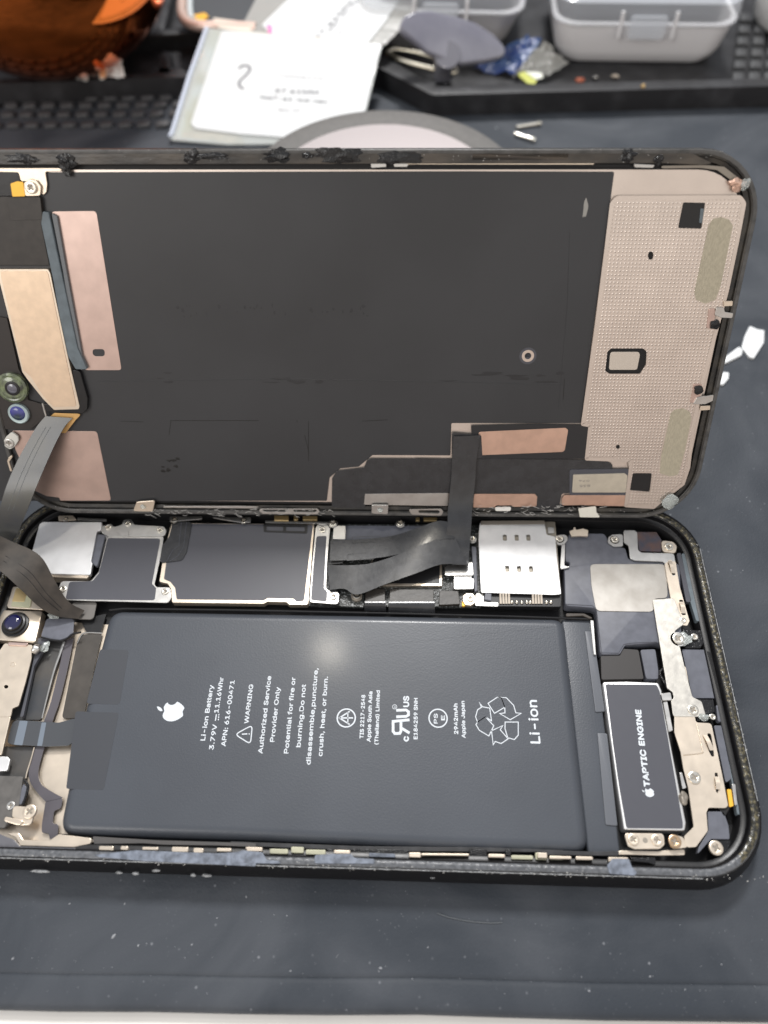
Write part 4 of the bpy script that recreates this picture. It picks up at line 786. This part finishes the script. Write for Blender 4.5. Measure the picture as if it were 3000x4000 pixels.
D("sensor_recess", 'O', [(-200,565),(235,570),(265,690),(150,720),(160,880),(-200,880)], -.3, .2, blk, .2, .04)
es = D("ear_speaker", 'P', [(-150,5),(620,5),(650,60),(870,1100),(1030,1780),(1020,1820),(700,1830),(560,1690),(360,1440),(290,1340),(-10,150),(-40,20)], .45, 1.0, cream, .4, .12)
D("speaker_face", 'P', [(5,30),(605,30),(625,70),(840,1100),(985,1760),(975,1785),(690,1790),(560,1650),(400,1400),(300,1310),(20,130)], .55, .15, mat("tan_metal", (.74,.58,.43), .40, .8, bump=.004, bscale=5, var=.05), .4, .03, es)
D("speaker_housing", 'P', [(930,1300),(1035,1330),(1135,1680),(1130,1820),(1070,1880),(560,1850),(540,1750),(1000,1770)], .3, .9, blk, .7, .12)
D("inner_board", 'P', [(-150,600),(90,640),(240,1300),(340,1480),(360,1700),(560,1760),(590,1930),(400,2080),(150,2080),(-150,2080)], -.2, .5, mat("brown_board", (.030,.025,.023), .45, bump=.01), .3, .05)
D("orange_flex_root", 'P', [(700,1870),(1060,1880),(980,1960),(850,2130),(640,2130),(600,1960)], .1, .2, mat("amber_film", (.66,.40,.15), .35, .2), .5, .04)
tube("silver_rail", [SCR.pt('P', p, .3) for p in ((550,1740),(575,1830),(600,1920))], .22, steel, scr)
lm = lathe("sensor_lens", [(3.1,-.3),(3.15,.7),(2.7,.9),(2.4,.8),(2.0,1.0)], SCR.pt('P', (170,1530), 0), mat("greenish_resin", (.20,.24,.13), .2, bump=.05, bscale=1.2, color2=(.04,.045,.035), vscale=.7, coat=.6), scr, 32, SCR.n)
lathe("lens_iris", [(1.55,.7),(1.5,1.15),(1.2,1.2)], SCR.pt('P', (190,1530), 0), blk, lm, 28, SCR.n); lathe("lens_glass", [(1.15,1.1),(.9,1.25),(.2,1.3)], SCR.pt('P', (190,1530), 0), mat("grey_lens", (.12,.12,.15), .15, coat=.8), lm, 28, SCR.n)
lm = lathe("sensor_lens", [(2.15,-.3),(2.15,.5),(1.95,.7),(1.7,.65)], SCR.pt('P', (250,1870), 0), mat("pale_lens_rim", (.45,.55,.56), .3, .3), scr, 32, SCR.n)
lathe("lens_glass", [(1.72,.45),(1.5,.75),(.9,.95),(.2,1.0)], SCR.pt('P', (245,1860), 0), mat("violet_lens", (.06,.06,.36), .18, coat=.6, color2=(.03,.05,.04), vscale=.22), lm, 28, SCR.n)
D("side_spring", 'Q', [(110,620),(155,590),(160,620),(120,680),(158,800),(130,805),(90,670)], .3, .5, cream, .2, .1)
tk = D("screw_tab", 'Q', [(150,290),(230,350),(240,400),(190,480),(130,520),(60,480),(50,400),(80,350)], .2, .5, mat("milky_tab", (.66,.65,.60), .35), .5, .12); screw('Q', (115,440), .5, 1.0, tk, pl=SCR, m=steel)

# ---- cables that run from the screen into the phone body
def SP(Zk, p, h): return SCR.pt(Zk, p, h)
def FP(Zk, p, h): return FLAT.pt(Zk, p, h)
main = ribbon("screen_cable", [(SP('M',(915,5),.1), SP('M',(1040,0),.1)), (SP('M',(908,100),.2), SP('M',(1022,100),.2)), (SP('M',(903,200),.4), SP('M',(1015,200),.4)), (SP('M',(893,300),1.0), SP('M',(1005,300),1.0)),
                (SP('M',(888,355),1.9), SP('M',(1000,352),1.9)), (FP('M',(886,420),9.6), FP('M',(996,425),9.6)), (FP('M',(880,480),7.6), FP('M',(990,500),7.6)), (FP('M',(895,560),6.9), FP('M',(985,570),6.9)), (FP('M',(905,600),6.8), FP('M',(985,598),6.8))], flex, scr, .2)
D("cable_head", 'Z', [(1765,1690),(1880,1700),(1885,1790),(1765,1785)], -.2, .2, flex, .4, .03)
ribbon("cable_branch", [(FP('M',(345,488),6.0), FP('M',(342,582),6.0)), (FP('M',(500,482),6.2), FP('M',(480,576),6.2)), (FP('M',(640,465),6.6), FP('M',(620,560),6.6)), (FP('M',(760,425),7.6), FP('M',(740,530),7.2)), (FP('M',(840,398),8.4), FP('M',(860,485),7.8)), (FP('M',(885,400),8.8), FP('M',(920,480),8.0))], flex, scr, .18)
ribbon("cable_branch", [(FP('M',(332,600),6.0), FP('M',(342,716),6.0)), (FP('M',(400,603),6.2), FP('M',(410,712),6.2)), (FP('M',(520,596),6.5), FP('M',(470,738),6.4)), (FP('M',(640,560),7.0), FP('M',(600,690),6.9)), (FP('M',(760,510),7.6), FP('M',(740,640),7.3)), (FP('M',(870,475),7.8), FP('M',(860,598),7.3)), (FP('M',(920,470),7.9), FP('M',(980,600),7.0))], flex, scr, .18)
for P in ([(445,472),(575,466),(570,492),(445,497)], [(425,547),(550,540),(548,572),(420,580)]):
    uv = fillet([FLAT.hit('M', p, 6.42) for p in P], .25, 3); band_uv("outline_mark", uv, .09, FLAT, 6.42, flexg, scr, True)
c1 = ribbon("sensor_cable", [(SP('Q',(590,85),.5), SP('Q',(940,110),.5)), (SP('Q',(480,220),1.2), SP('Q',(840,220),1.2)), (SP('Q',(360,420),2.4), SP('Q',(730,420),2.4)), (SP('Q',(220,680),4.0), SP('Q',(610,680),4.0)), (SP('Q',(90,980),5.8), SP('Q',(490,960),5.8)), (SP('Q',(-10,1300),7), SP('Q',(350,1310),7)), (SP('Q',(-90,1560),7.2), SP('Q',(230,1600),7.2)), (SP('Q',(-160,1700),6.4), SP('Q',(150,1700),6.4))], mat("slate_cable", (.035,.040,.046), .30, bump=.004, color2=(.06,.058,.048), vscale=.12, coat=.3), scr, .2)
c2 = ribbon("sensor_cable", [(FP('Z',(-90,2170),13), FP('Z',(-30,2080),13)), (FP('Z',(0,2230),12.6), FP('Z',(45,2115),12.6)), (FP('Z',(78,2300),11.0), FP('Z',(155,2170),11.2)), (FP('Z',(150,2368),8.6), FP('Z',(215,2270),8.8)), (FP('Z',(215,2405),6.6), FP('Z',(268,2350),6.6)), (FP('Z',(305,2418),5.0), FP('Z',(330,2385),5.0))], flexb, scr, .2)
for k_ in (.33, .5):
    tube("cable_groove", [a+(b-a)*k_+Vector((0,-.02,.12)) for a, b in ((FP('Z',(0,2230),12.6), FP('Z',(45,2115),12.6)), (FP('Z',(78,2300),11.0), FP('Z',(155,2170),11.2)), (FP('Z',(150,2368),8.6), FP('Z',(215,2270),8.8)), (FP('Z',(215,2405),6.6), FP('Z',(268,2350),6.6)))], .05, blk, c2, sub=5)
    tube("cable_groove", [a+(b-a)*k_+SCR.n*.12 for a, b in ((SP('Q',(480,220),1.2), SP('Q',(840,220),1.2)), (SP('Q',(360,420),2.4), SP('Q',(730,420),2.4)), (SP('Q',(220,680),4.0), SP('Q',(610,680),4.0)), (SP('Q',(90,980),5.8), SP('Q',(490,960),5.8)), (SP('Q',(-10,1300),7), SP('Q',(350,1310),7)))], .05, mat("cable_line", (.12,.13,.14), .3), c1, sub=5)

# ================================================================== BEHIND THE PHONE
blackp = mat("tray_black", (.018,.018,.020), .42, bump=.03, bscale=1.5, rvar=.08, color2=(.045,.046,.05), vscale=.12, vlo=.45, vhi=.8)
HT = 7.5
tray = thing("parts_tray", "long black parts tray with raised rim, holding the bags and storage boxes", "tray", (0, 300, 0))
def FL(P, h, r): return fillet([FLAT.hit('Z', p, h) for p in P], r)
OUT = [(-700,352),(-50,330),(723,300),(1250,272),(1475,262),(1560,305),(1689,371),(3000,336),(3800,320),(3800,-210),(-1200,-210)]
INN = [(-600,322),(0,309),(700,282),(1300,250),(1440,205),(1500,222),(1590,272),(1710,338),(3000,305),(3600,290),(3500,-180),(-1000,-180)]
slab_uv("tray_rim", FLAT, FL(OUT, HT, 3), HT, HT-.02, blackp, tray, .7, [FL(INN, HT, 2)], True, 3)
slab_uv("tray_floor", FLAT, FL([(x, y) for x, y in INN], .8, 2), .8, .75, blackp, tray, 0)
for P in ([(-300,155),(560,140),(830,122),(830,100),(560,117),(-300,132)], [(612,290),(632,200),(668,200),(668,288)], [(600,120),(650,-60),(680,-60),(640,118)], [(560,292),(612,262),(700,262),(740,285),(700,296)]):
    slab("divider", 'Z', P, HT-1.2, HT-2, blackp, tray, .6, .5, smooth=True)
for i in range(6):
    for j in range(3):
        x, y = 2862+j*62+i*6, 308-i*46; slab("keypad_block", 'Z', [(x,y),(x+46,y),(x+44,y-30),(x+2,y-30)], 3.2, 2.4, mat("dusty_black", (.05,.052,.055), .5, bump=.02), tray, .6, .4, smooth=True)
gm = mat("dusty_rubber", (.055,.056,.06), .5, bump=.05, bscale=1.2, var=.25, vscale=.6)
for r_, (yy, off) in enumerate(((482,0),(441,-22),(405,-8),(376,15))):
    for k in range(-2, 11):
        x = 20+off+k*73; y = yy - x*.006
        slab("grip_pad", 'Z', [(x,y+10),(x+54,y+8),(x+58,y-12),(x+6,y-11)], 1.5, 1.45, gm, tray, 1.2, .6, smooth=True, seg=3)

# round metal dish
dish = thing("metal_dish", "round grey metal dish with a shiny rim and pinkish hollow behind the lifted screen", "dish", (3.5,180,0))
dm_ = mat("brushed_grey_alloy", (.105,.10,.095), .60, 0, bump=.01, bscale=2, var=.08)
lathe("dish_rim", [(30,.1),(36,1.5),(41.2,12),(41.6,14.6),(41.0,15.2),(34.0,15.3),(33.3,14.9)], (3.5,180,0), dm_, dish, 96)
lathe("dish_hollow", [(33.4,14.95),(32.9,14.6),(31.0,12.6),(26,10.2),(15,8.6),(0,8.2)], (3.5,180,0), mat("polished_pink_alloy", (.80,.72,.70), .25, .85), dish, 96)

# labelled bags
film = mat("clear_film", (.80,.84,.82), .12, alpha=.38, bump=.25, bscale=.15, coat=.5)
card = mat("white_label_paper", (.62,.64,.65), .55, bump=.03, bscale=.08)
def tplane(bl, brr, tl, Zk='N', z0=1.5, z1=16):
    a, b, c = FLAT.pt(Zk, bl, z0), FLAT.pt(Zk, brr, z0), FLAT.pt(Zk, tl, z1); return Plane(a, b-a, c-a)
BG = tplane((100,890), (1310,925), (340,180))
bag = thing("labelled_bag", "clear bag with a white label marked with a handwritten 2, behind the metal dish", "plastic bag", FLAT.pt('N', (700,900), 1), "labelled spare part bags")
slab("clear_sleeve", 'N', [(335,178),(1480,285),(1330,925),(480,935),(120,905),(95,880)], .5, .5, film, bag, 1.2, .2, pl=BG)
slab("olive_insert", 'N', [(375,190),(470,205),(290,850),(250,905),(150,885)], .0, .4, mat("olive_card", (.26,.27,.14), .5, color2=(.42,.50,.52), vscale=.12), bag, 1, .1, pl=BG)
slab("part_inside", 'N', [(150,880),(270,830),(560,880),(600,930),(480,925)], .1, .5, mat("sand_card", (.42,.36,.26), .4, color2=(.22,.21,.16), vscale=.15), bag, 1, .1, pl=BG)
tube("bag_seam", [BG.pt('N', p, .6) for p in ((345,180),(230,500),(120,860),(105,885))], .75, mat("shiny_seam", (.62,.68,.80), .15, coat=.8), bag)
lb_ = slab("label", 'N', [(440,198),(1472,288),(1318,925),(560,868),(270,832),(240,800)], .85, .25, card, bag, 1.6, .08, pl=BG)
pinkink = mat("magenta_ink", (.75,.10,.42), .5); inkb = mat("label_ink", (.12,.12,.14), .6); inks = mat("faint_label_ink", (.36,.36,.38), .6)
text_px("printed_text", "S7 41MM", BG, 'N', (785,600), (1065,612), 2.4, .88, inkb, lb_); text_px("printed_text", "iwa7-41-lcd-nev", BG, 'N', (690,640), (1125,672), 2.2, .88, inkb, lb_)
text_px("printed_text", "Y000477X", BG, 'N', (805,498), (1100,520), 1.6, .88, inks, lb_); text_px("printed_text", "R01-07", BG, 'N', (810,722), (950,728), 1.8, .88, inks, lb_)
pts = [Vector((*BG.hit('N', p, .88), 0)) for p in ((552,445),(580,425),(618,432),(622,458),(590,495),(556,530),(560,562),(590,578))]
band_uv("handwritten_mark", [(q.x, q.y) for q in [cat(pts, i/5) for i in range((len(pts)-1)*5)]], .9, BG, .89, inkb, lb_)
B2 = tplane((640,260), (1400,260), (1000,-200), z0=14, z1=22)
bag2 = thing("labelled_bag", "clear bag with a slanted white label, just behind the bag marked 2", "plastic bag", FLAT.pt('N', (1000,200), 5), "labelled spare part bags")
slab("clear_sleeve", 'N', [(760,-200),(580,150),(640,215),(1380,285),(1500,290),(1659,130),(1800,-200)], .3, .4, mat("grey_film", (.42,.42,.40), .2, alpha=.75, bump=.2, bscale=.2, coat=.5), bag2, 1, .1, pl=B2)
lb2_ = slab("label", 'N', [(1030,-200),(870,-5),(700,160),(760,225),(1030,262),(1395,272),(1500,140),(1720,-200)], .6, .2, card, bag2, 1.4, .08, pl=B2)
for s_, a, b, z_, m_ in (("S7 41MM", (1058,262), (1290,15), 2.4, inkb), ("iwa7-41-lcd-nev", (1145,205), (1400,-75), 2.0, inkb), ("R01-07", (1205,225), (1305,130), 1.6, inks), ("Y000477X", (985,145), (1130,0), 1.5, inks)):
    text_px("printed_text", s_, B2, 'N', a, b, z_, .63, m_, lb2_)
for a, b in (((735,165),(765,180)), ((745,200),(768,205)), ((735,238),(765,240)), ((752,165),(752,238))):
    band_uv("pink_mark", [B2.hit('N', a, .75), B2.hit('N', b, .75)], 1.0, B2, .75, pinkink, lb2_)
slab("folded_strip", 'N', [(380,112),(600,140),(640,205),(1400,270),(1380,290),(640,225),(420,180)], .8, .3, mat("warm_white_strip", (.62,.56,.48), .4), bag2, .5, .1, pl=B2)
fr_ = thing("spare_phone_frame", "spare phone frame with a pale pink rounded corner, left of the tilted label bag", "phone frame", FLAT.pt('Z', (850,80), 10))
pf = mat("pale_pink_metal", (.78,.60,.52), .3, .4)
tube("rounded_edge", [FLAT.pt('Z', p, 15) for p in ((725,-90),(712,0),(712,55),(735,88),(790,102),(900,104),(1000,110))], 1.9, pf, fr_, 10, 5)
slab("inner_glass", 'Z', [(735,-90),(728,70),(760,86),(990,95),(1060,-90)], 15.2, 1, mat("dim_glass_panel", (.08,.085,.09), .15, coat=.5), fr_, 1.5, .2)
tube("glass_rim", [FLAT.pt('Z', p, 16.3) for p in ((760,-90),(742,0),(745,60),(758,75))], 1.1, mat("pale_glass_edge", (.65,.72,.74), .2), fr_, 8, 4)
slab("flex_scrap", 'Z', [(742,60),(800,48),(815,62),(790,80),(745,78)], 16.3, .4, gold, fr_, .5, .1)

# suction cup with a metal key ring
sc_ = thing("suction_cup", "translucent grey violet suction cup with a metal ring, lying tilted in the tray", "suction cup", FLAT.pt('X', (690,640), 1))
o_ = FLAT.pt('X', (700,500), 13); SC = Plane(o_, (1,.1,-.30), (0,.75,.66))
rubber = mat("violet_grey_rubber", (.20,.20,.25), .28, trans=.15, bump=.02, bscale=.3, coat=.3, color2=(.30,.30,.35), vscale=.06)
slab("cup_disc", 'X', [(330,235),(370,130),(450,90),(580,82),(800,130),(950,180),(1090,270),(1180,360),(1200,420),(1170,462),(1050,490),(840,518),(700,480),(560,420),(430,310)], 0, 2.2, rubber, sc_, 3, .9, pl=SC, smooth=True, seg=4)
tube("cup_stem", [FLAT.pt('X', p, z) for p, z in (((720,440),14.5),((700,520),9),((690,610),4),((690,660),2))], lambda f: 4.6-1.4*f, mat("clear_rubber", (.28,.28,.32), .2, trans=.4), sc_, 20, 3)
tube("metal_ring", [FLAT.pt('X', p, 7) for p in ((225,435),(330,490),(540,545),(740,592),(790,570),(700,500),(480,430),(300,400),(225,435))], .95, mat("pale_ring_steel", (.80,.75,.62), .2, 1), sc_, 10, 6)

# clear storage boxes
milky = mat("milky_box_plastic", (.84,.84,.86), .32, bump=.02, bscale=.2, coat=.3); lidm = mat("clear_lid_plastic", (.80,.84,.90), .10, alpha=.40, bump=.15, bscale=.12, coat=.6)
inner = mat("dark_box_filler", (.045,.05,.065), .4, bump=.1, bscale=.2)
def box(name, label, cx, cy, L_, W_, H_, tap, group=None, rz=0):
    b = thing(name, label, "storage box", (cx, cy, .9), group); R = Matrix.Rotation(rz, 2)
    def rg(dl, z, r=8): return [Vector((*(Vector((cx, cy))+R @ Vector(q)), z)) for q in rrect(0, 0, L_+dl, W_+dl, r, 7)]
    loft("box_base", [rg(-9-tap, .95), rg(-4-tap, 1.3), rg(-1.5-tap, 3), rg(-tap*.8, 6), rg(0, H_*.64), rg(1.4, H_*.66), rg(1.4, H_*.69), rg(-2, H_*.69), rg(-3-tap, 4)], milky, b, cap=True)
    slab_uv("dark_lid_filler", FLAT, [(q.x, q.y) for q in rg(-8, 0)], H_*.93, H_*.6, inner, b, .5)  # added dark block: stands for the dark reflection seen through the lid
    loft("box_lid", [rg(1.8, H_*.67), rg(2.2, H_*.72), rg(1.2, H_*.97), rg(-1, H_), rg(-20, H_), rg(-22, H_-1), rg(-34, H_-1)], lidm, b, cap=False)
    c = Vector((cx, cy))+R @ Vector((0, -W_/2-1.4)); lt = slab_uv("latch", Plane((c.x, c.y, H_*.6), (math.cos(rz), math.sin(rz), 0), (0,0,1)), rrect(0, 1.5, 13, 7.5, 1.2, 4), .9, 1.2, lidm, b, .3)
    for sx_ in (-9.5, 9.5):
        c2 = Vector((cx, cy))+R @ Vector((sx_, -W_/2-.8)); slab_uv("lid_rib", Plane((c2.x, c2.y, H_*.6), (math.cos(rz), math.sin(rz), 0), (0,0,1)), rrect(0, 2, 1.2, 9, .5, 3), .9, 1.2, milky, b, .2)
    return b
a_ = FLAT.pt('B', (770,283), 1); b_ = FLAT.pt('B', (1420,303), 1)
box("storage_box", "white storage box with clear latched lid, at the right end of the tray", (a_.x+b_.x)/2, a_.y+23.5, (b_.x-a_.x)+9, 50, 23.5, 4, "storage boxes in the tray", -.02)
a_ = FLAT.pt('Z', (1990,215), 1)
box("storage_box", "white storage box half hidden behind the grey suction cup", a_.x-26, a_.y+23, 60, 50, 25, 9, "storage boxes in the tray", -.05)
wc = thing("white_jar", "white rounded plastic jar cut off at the photo's top right corner", "jar", FLAT.pt('Z', (3090,90), 1))
c_ = FLAT.pt('Z', (3110,100), 1); wm = mat("white_jar_plastic", (.78,.78,.77), .3, coat=.3)
lathe("jar_body", [(10,.0),(15,.6),(17.5,3),(18.5,9),(18.5,16),(17.5,18),(15.5,18.5)], c_, wm, wc, 48); lathe("jar_lid", [(16,18.5),(19,18.8),(19.2,24),(18,25),(0,25)], c_, wm, wc, 48)

# crumpled wraps
def crumple(name, Zk, q4, zs, amp, m, label=None, cat_=None, n=22, parent=None, th=.15):
    C4 = [FLAT.pt(Zk, p, z) for p, z in zip(q4, zs)]; off = Vector((rnd.random()*99, rnd.random()*99, 0)); bm = bmesh.new(); sides = []
    for s_ in (1, -1):
        g = [[None]*(n+1) for _ in range(n+1)]
        for i in range(n+1):
            for j in range(n+1):
                u, v = i/n, j/n; p = C4[0].lerp(C4[1], u).lerp(C4[3].lerp(C4[2], u), v)
                k = noise.ridged_multi_fractal(Vector((u*2.2, v*2.2, 0))+off, 1, 2, 3, 1, 2)-1.1
                e = .12*noise.noise(Vector((u*4, v*4, 5))+off)*(C4[1]-C4[0]).length
                g[i][j] = bm.verts.new(p+Vector((e, e*.5, max(k*amp, -p.z+1.1)+s_*th/2)))
        sides.append(g)
        for i in range(n):
            for j in range(n): bm.faces.new((g[i][j], g[i+1][j], g[i+1][j+1], g[i][j+1]))
    A, B = sides; loop = [(i, 0) for i in range(n)]+[(n, j) for j in range(n)]+[(i, n) for i in range(n, 0, -1)]+[(0, j) for j in range(n, 0, -1)]
    for (i, j), (k, l) in zip(loop, loop[1:]+loop[:1]): bm.faces.new((A[i][j], A[k][l], B[k][l], B[i][j]))
    bmesh.ops.recalc_face_normals(bm, faces=bm.faces)
    o = link(name, bm, m, parent, True)
    if label: tag(o, label, cat_)
    return o
crumple("foil_wrapper", 'V', [(430,625),(700,640),(830,520),(600,520)], [9,9,10,10], 1.6, mat("pearl_foil", (.80,.86,.84), .15, .35, color2=(.62,.66,.62), vscale=.2), "crumpled pearly wrapper peeping out under the amber bowl", "wrapper")
wp = crumple("white_sachet", 'V', [(800,625),(1010,630),(985,450),(840,450)], [9,9,12,12], 1.3, mat("white_sachet_film", (.85,.88,.86), .2, coat=.4), "small glossy white sachet on the tray rim, right of the pearly wrapper", "sachet")
slab("orange_print", 'V', [(800,590),(845,520),(860,560),(855,620),(810,622)], 11.5, .5, mat("orange_stain", (.75,.42,.22), .4), wp, .6, .1)
crumple("blue_wrapper", 'X', [(930,545),(1290,600),(1480,330),(1370,285)], [2,3,9,9], 1.6, mat("blue_film", (.008,.025,.14), .3, coat=.2, color2=(.02,.06,.17), vscale=.15), "dark blue plastic wrapper lying between the two storage boxes", "wrapper")
cw = crumple("clear_wrapper", 'X', [(1250,600),(1470,640),(1700,520),(1500,330)], [3,3,4,9], 1.8, mat("smoky_film", (.30,.30,.28), .18, alpha=.7, coat=.6), "crumpled smoky clear bag in front of the right storage box", "plastic bag")
slab("yellow_strip", 'X', [(1290,600),(1345,575),(1450,640),(1430,680),(1370,672)], 6.2, .5, mat("lime_strip", (.48,.50,.12), .4), cw, .5, .1)
slab("white_fold", 'X', [(1345,575),(1480,590),(1500,625),(1440,640)], 6.6, .4, mat("white_fold_film", (.72,.74,.66), .3), cw, .5, .1)

# amber bowl
bowl = thing("amber_bowl", "glossy amber glass bowl, rounded and dark orange, at the photo's top left corner", "bowl", (-117,276,1.5))
am = mat("amber_glass", (.85,.20,.04), .06, 1, bump=.6, bscale=.02)
R_ = 45.0
prof = [(R_*math.sin(t), -R_*.86*math.cos(t)) for t in [math.radians(a) for a in range(8, 128, 5)]]
lathe("bowl_wall", [(prof[0][0]*.6, prof[0][1]+.2)]+prof, (-117,276,40.5), am, bowl, 72)
lathe("inner_wall", [(x*.93, z*.93+.6) for x, z in prof], (-117,276,40.5), am, bowl, 72)
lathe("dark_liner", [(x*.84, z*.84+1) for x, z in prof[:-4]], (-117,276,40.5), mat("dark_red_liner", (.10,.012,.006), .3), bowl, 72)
lathe("bowl_rim", [(36.6,23),(39,25),(40.5,27.5),(39.2,29.5),(36.5,28.5),(35.5,26)], (-117,276,40.5), am, bowl, 72)

# loose screws, scraps and crumbs on the mat
pm = mat("pin_steel", (.80,.78,.70), .25, .9)
for (a, b), lab in ((((1280,1030),(1450,1003)), "small silver screw on the mat, the one nearer the tray, head to the right"), (((1270,1085),(1405,1128)), "small silver screw on the mat, the one nearer the lifted screen, pointing down right")):
    A, B = FLAT.pt('X', a, .75), FLAT.pt('X', b, .75); t_ = thing("loose_screw", lab, "screw", (A+B)/2-Vector((0,0,.7)), "two loose screws on the mat")
    d = (B-A).normalized(); tube("shaft", [A, B], .62, pm, t_, 12); tube("head", [B, B+d*.35, B+d*1.3], lambda f: 1.05-.3*f, pm, t_, 16)
wsm = mat("white_scrap_plastic", (.78,.80,.81), .4, bump=.02, bscale=.5, coat=.2)
for P, n_, lab in (([(1505,685),(1522,620),(1552,560),(1595,580),(1640,586),(1636,660),(1578,752),(1550,745)], "white_scrap", "largest white plastic scrap, fan shaped, on the mat right of the screen"),
                   ([(1395,752),(1488,682),(1512,700),(1505,733),(1400,785)], "white_scrap", "narrow white plastic strip touching the fan shaped scrap"),
                   ([(1392,832),(1432,834),(1428,872),(1398,908),(1370,905)], "white_scrap", "small white plastic scrap half hidden under the screen edge, below the narrow strip")):
    uv = fillet([FLAT.hit('D', p, .7) for p in P], .5); o = slab_uv(n_, FLAT, uv, .7, .68, wsm, None, .22, smooth=True); tag(o, lab, "plastic scrap", "white scraps right of the screen")
for p, m_, s, n_, lab in (((848,347), mat("red_brown_part", (.45,.12,.06), .4), (1.6,1.0,.7), "resistor", "tiny red brown electronic part on the tray floor"), ((915,335), steel, (1.2,.9,.7), "metal_bit", "tiny silver metal bit in the tray, just right of the red brown part"), ((1000,330), cream, (1.4,.7,.6), "brass_bit", "tiny brass coloured bit in the tray under the right storage box"), ((1120,371), mat("amber_crumb", (.6,.4,.15), .4), (.7,.7,.6), "amber_crumb", "tiny amber crumb on the tray rim below the right storage box")):
    z_ = 1.4 if n_ != "amber_crumb" else HT+.4
    tag(blob(n_, FLAT.pt('B', p, z_), s, m_, None, .3, 2), lab, "debris")
pts = []
for _ in range(260):
    x, y = rnd.uniform(-70, 150), rnd.choice([rnd.uniform(-22, -2), rnd.uniform(-16, -12), rnd.uniform(10, 235)])
    if y > 0 and -78 < x < 78 and y < 125: x = rnd.uniform(78, 150)
    pts.append((Vector((x, y, .03)), (rnd.uniform(.04,.10) if rnd.random() < .9 else rnd.uniform(.12,.28))*(1 if y < 60 else 1.6), Vector((0,0,1)), (Vector((1,0,0)), Vector((0,1,0)))))
for p, s in (((443,3658),.42),((272,3530),.2),((487,3531),.22),((540,3693),.24),((848,3586),.18),((50,3744),.25),((1487,3782),.32),((1135,3793),.18),((1671,3700),.16),((1940,500),.5),((1755,475),.5)):
    pts.append((FLAT.pt('Z', p, .05), s, Vector((0,0,1)), (Vector((1,0,0)), Vector((0,1,0)))))
tag(specks("dust", pts, mat("pale_dust", (.30,.31,.33), .7)), kind="stuff")
hs = tube("hair_fibre", [FLAT.pt('L', p, .15) for p in ((945,148),(975,158),(1020,166),(1060,169),(1085,168))], .06, mat("pale_fibre", (.11,.12,.13), .5), None, 6, 4); tag(hs, "thin pale curved fibre on the mat in front of the phone", "fibre")
for n_ in ("rim_crumbs", "bezel_crumbs", "torn_glue_threads"):
    if n_ in bpy.data.objects: bpy.data.objects[n_]["kind"] = "stuff"
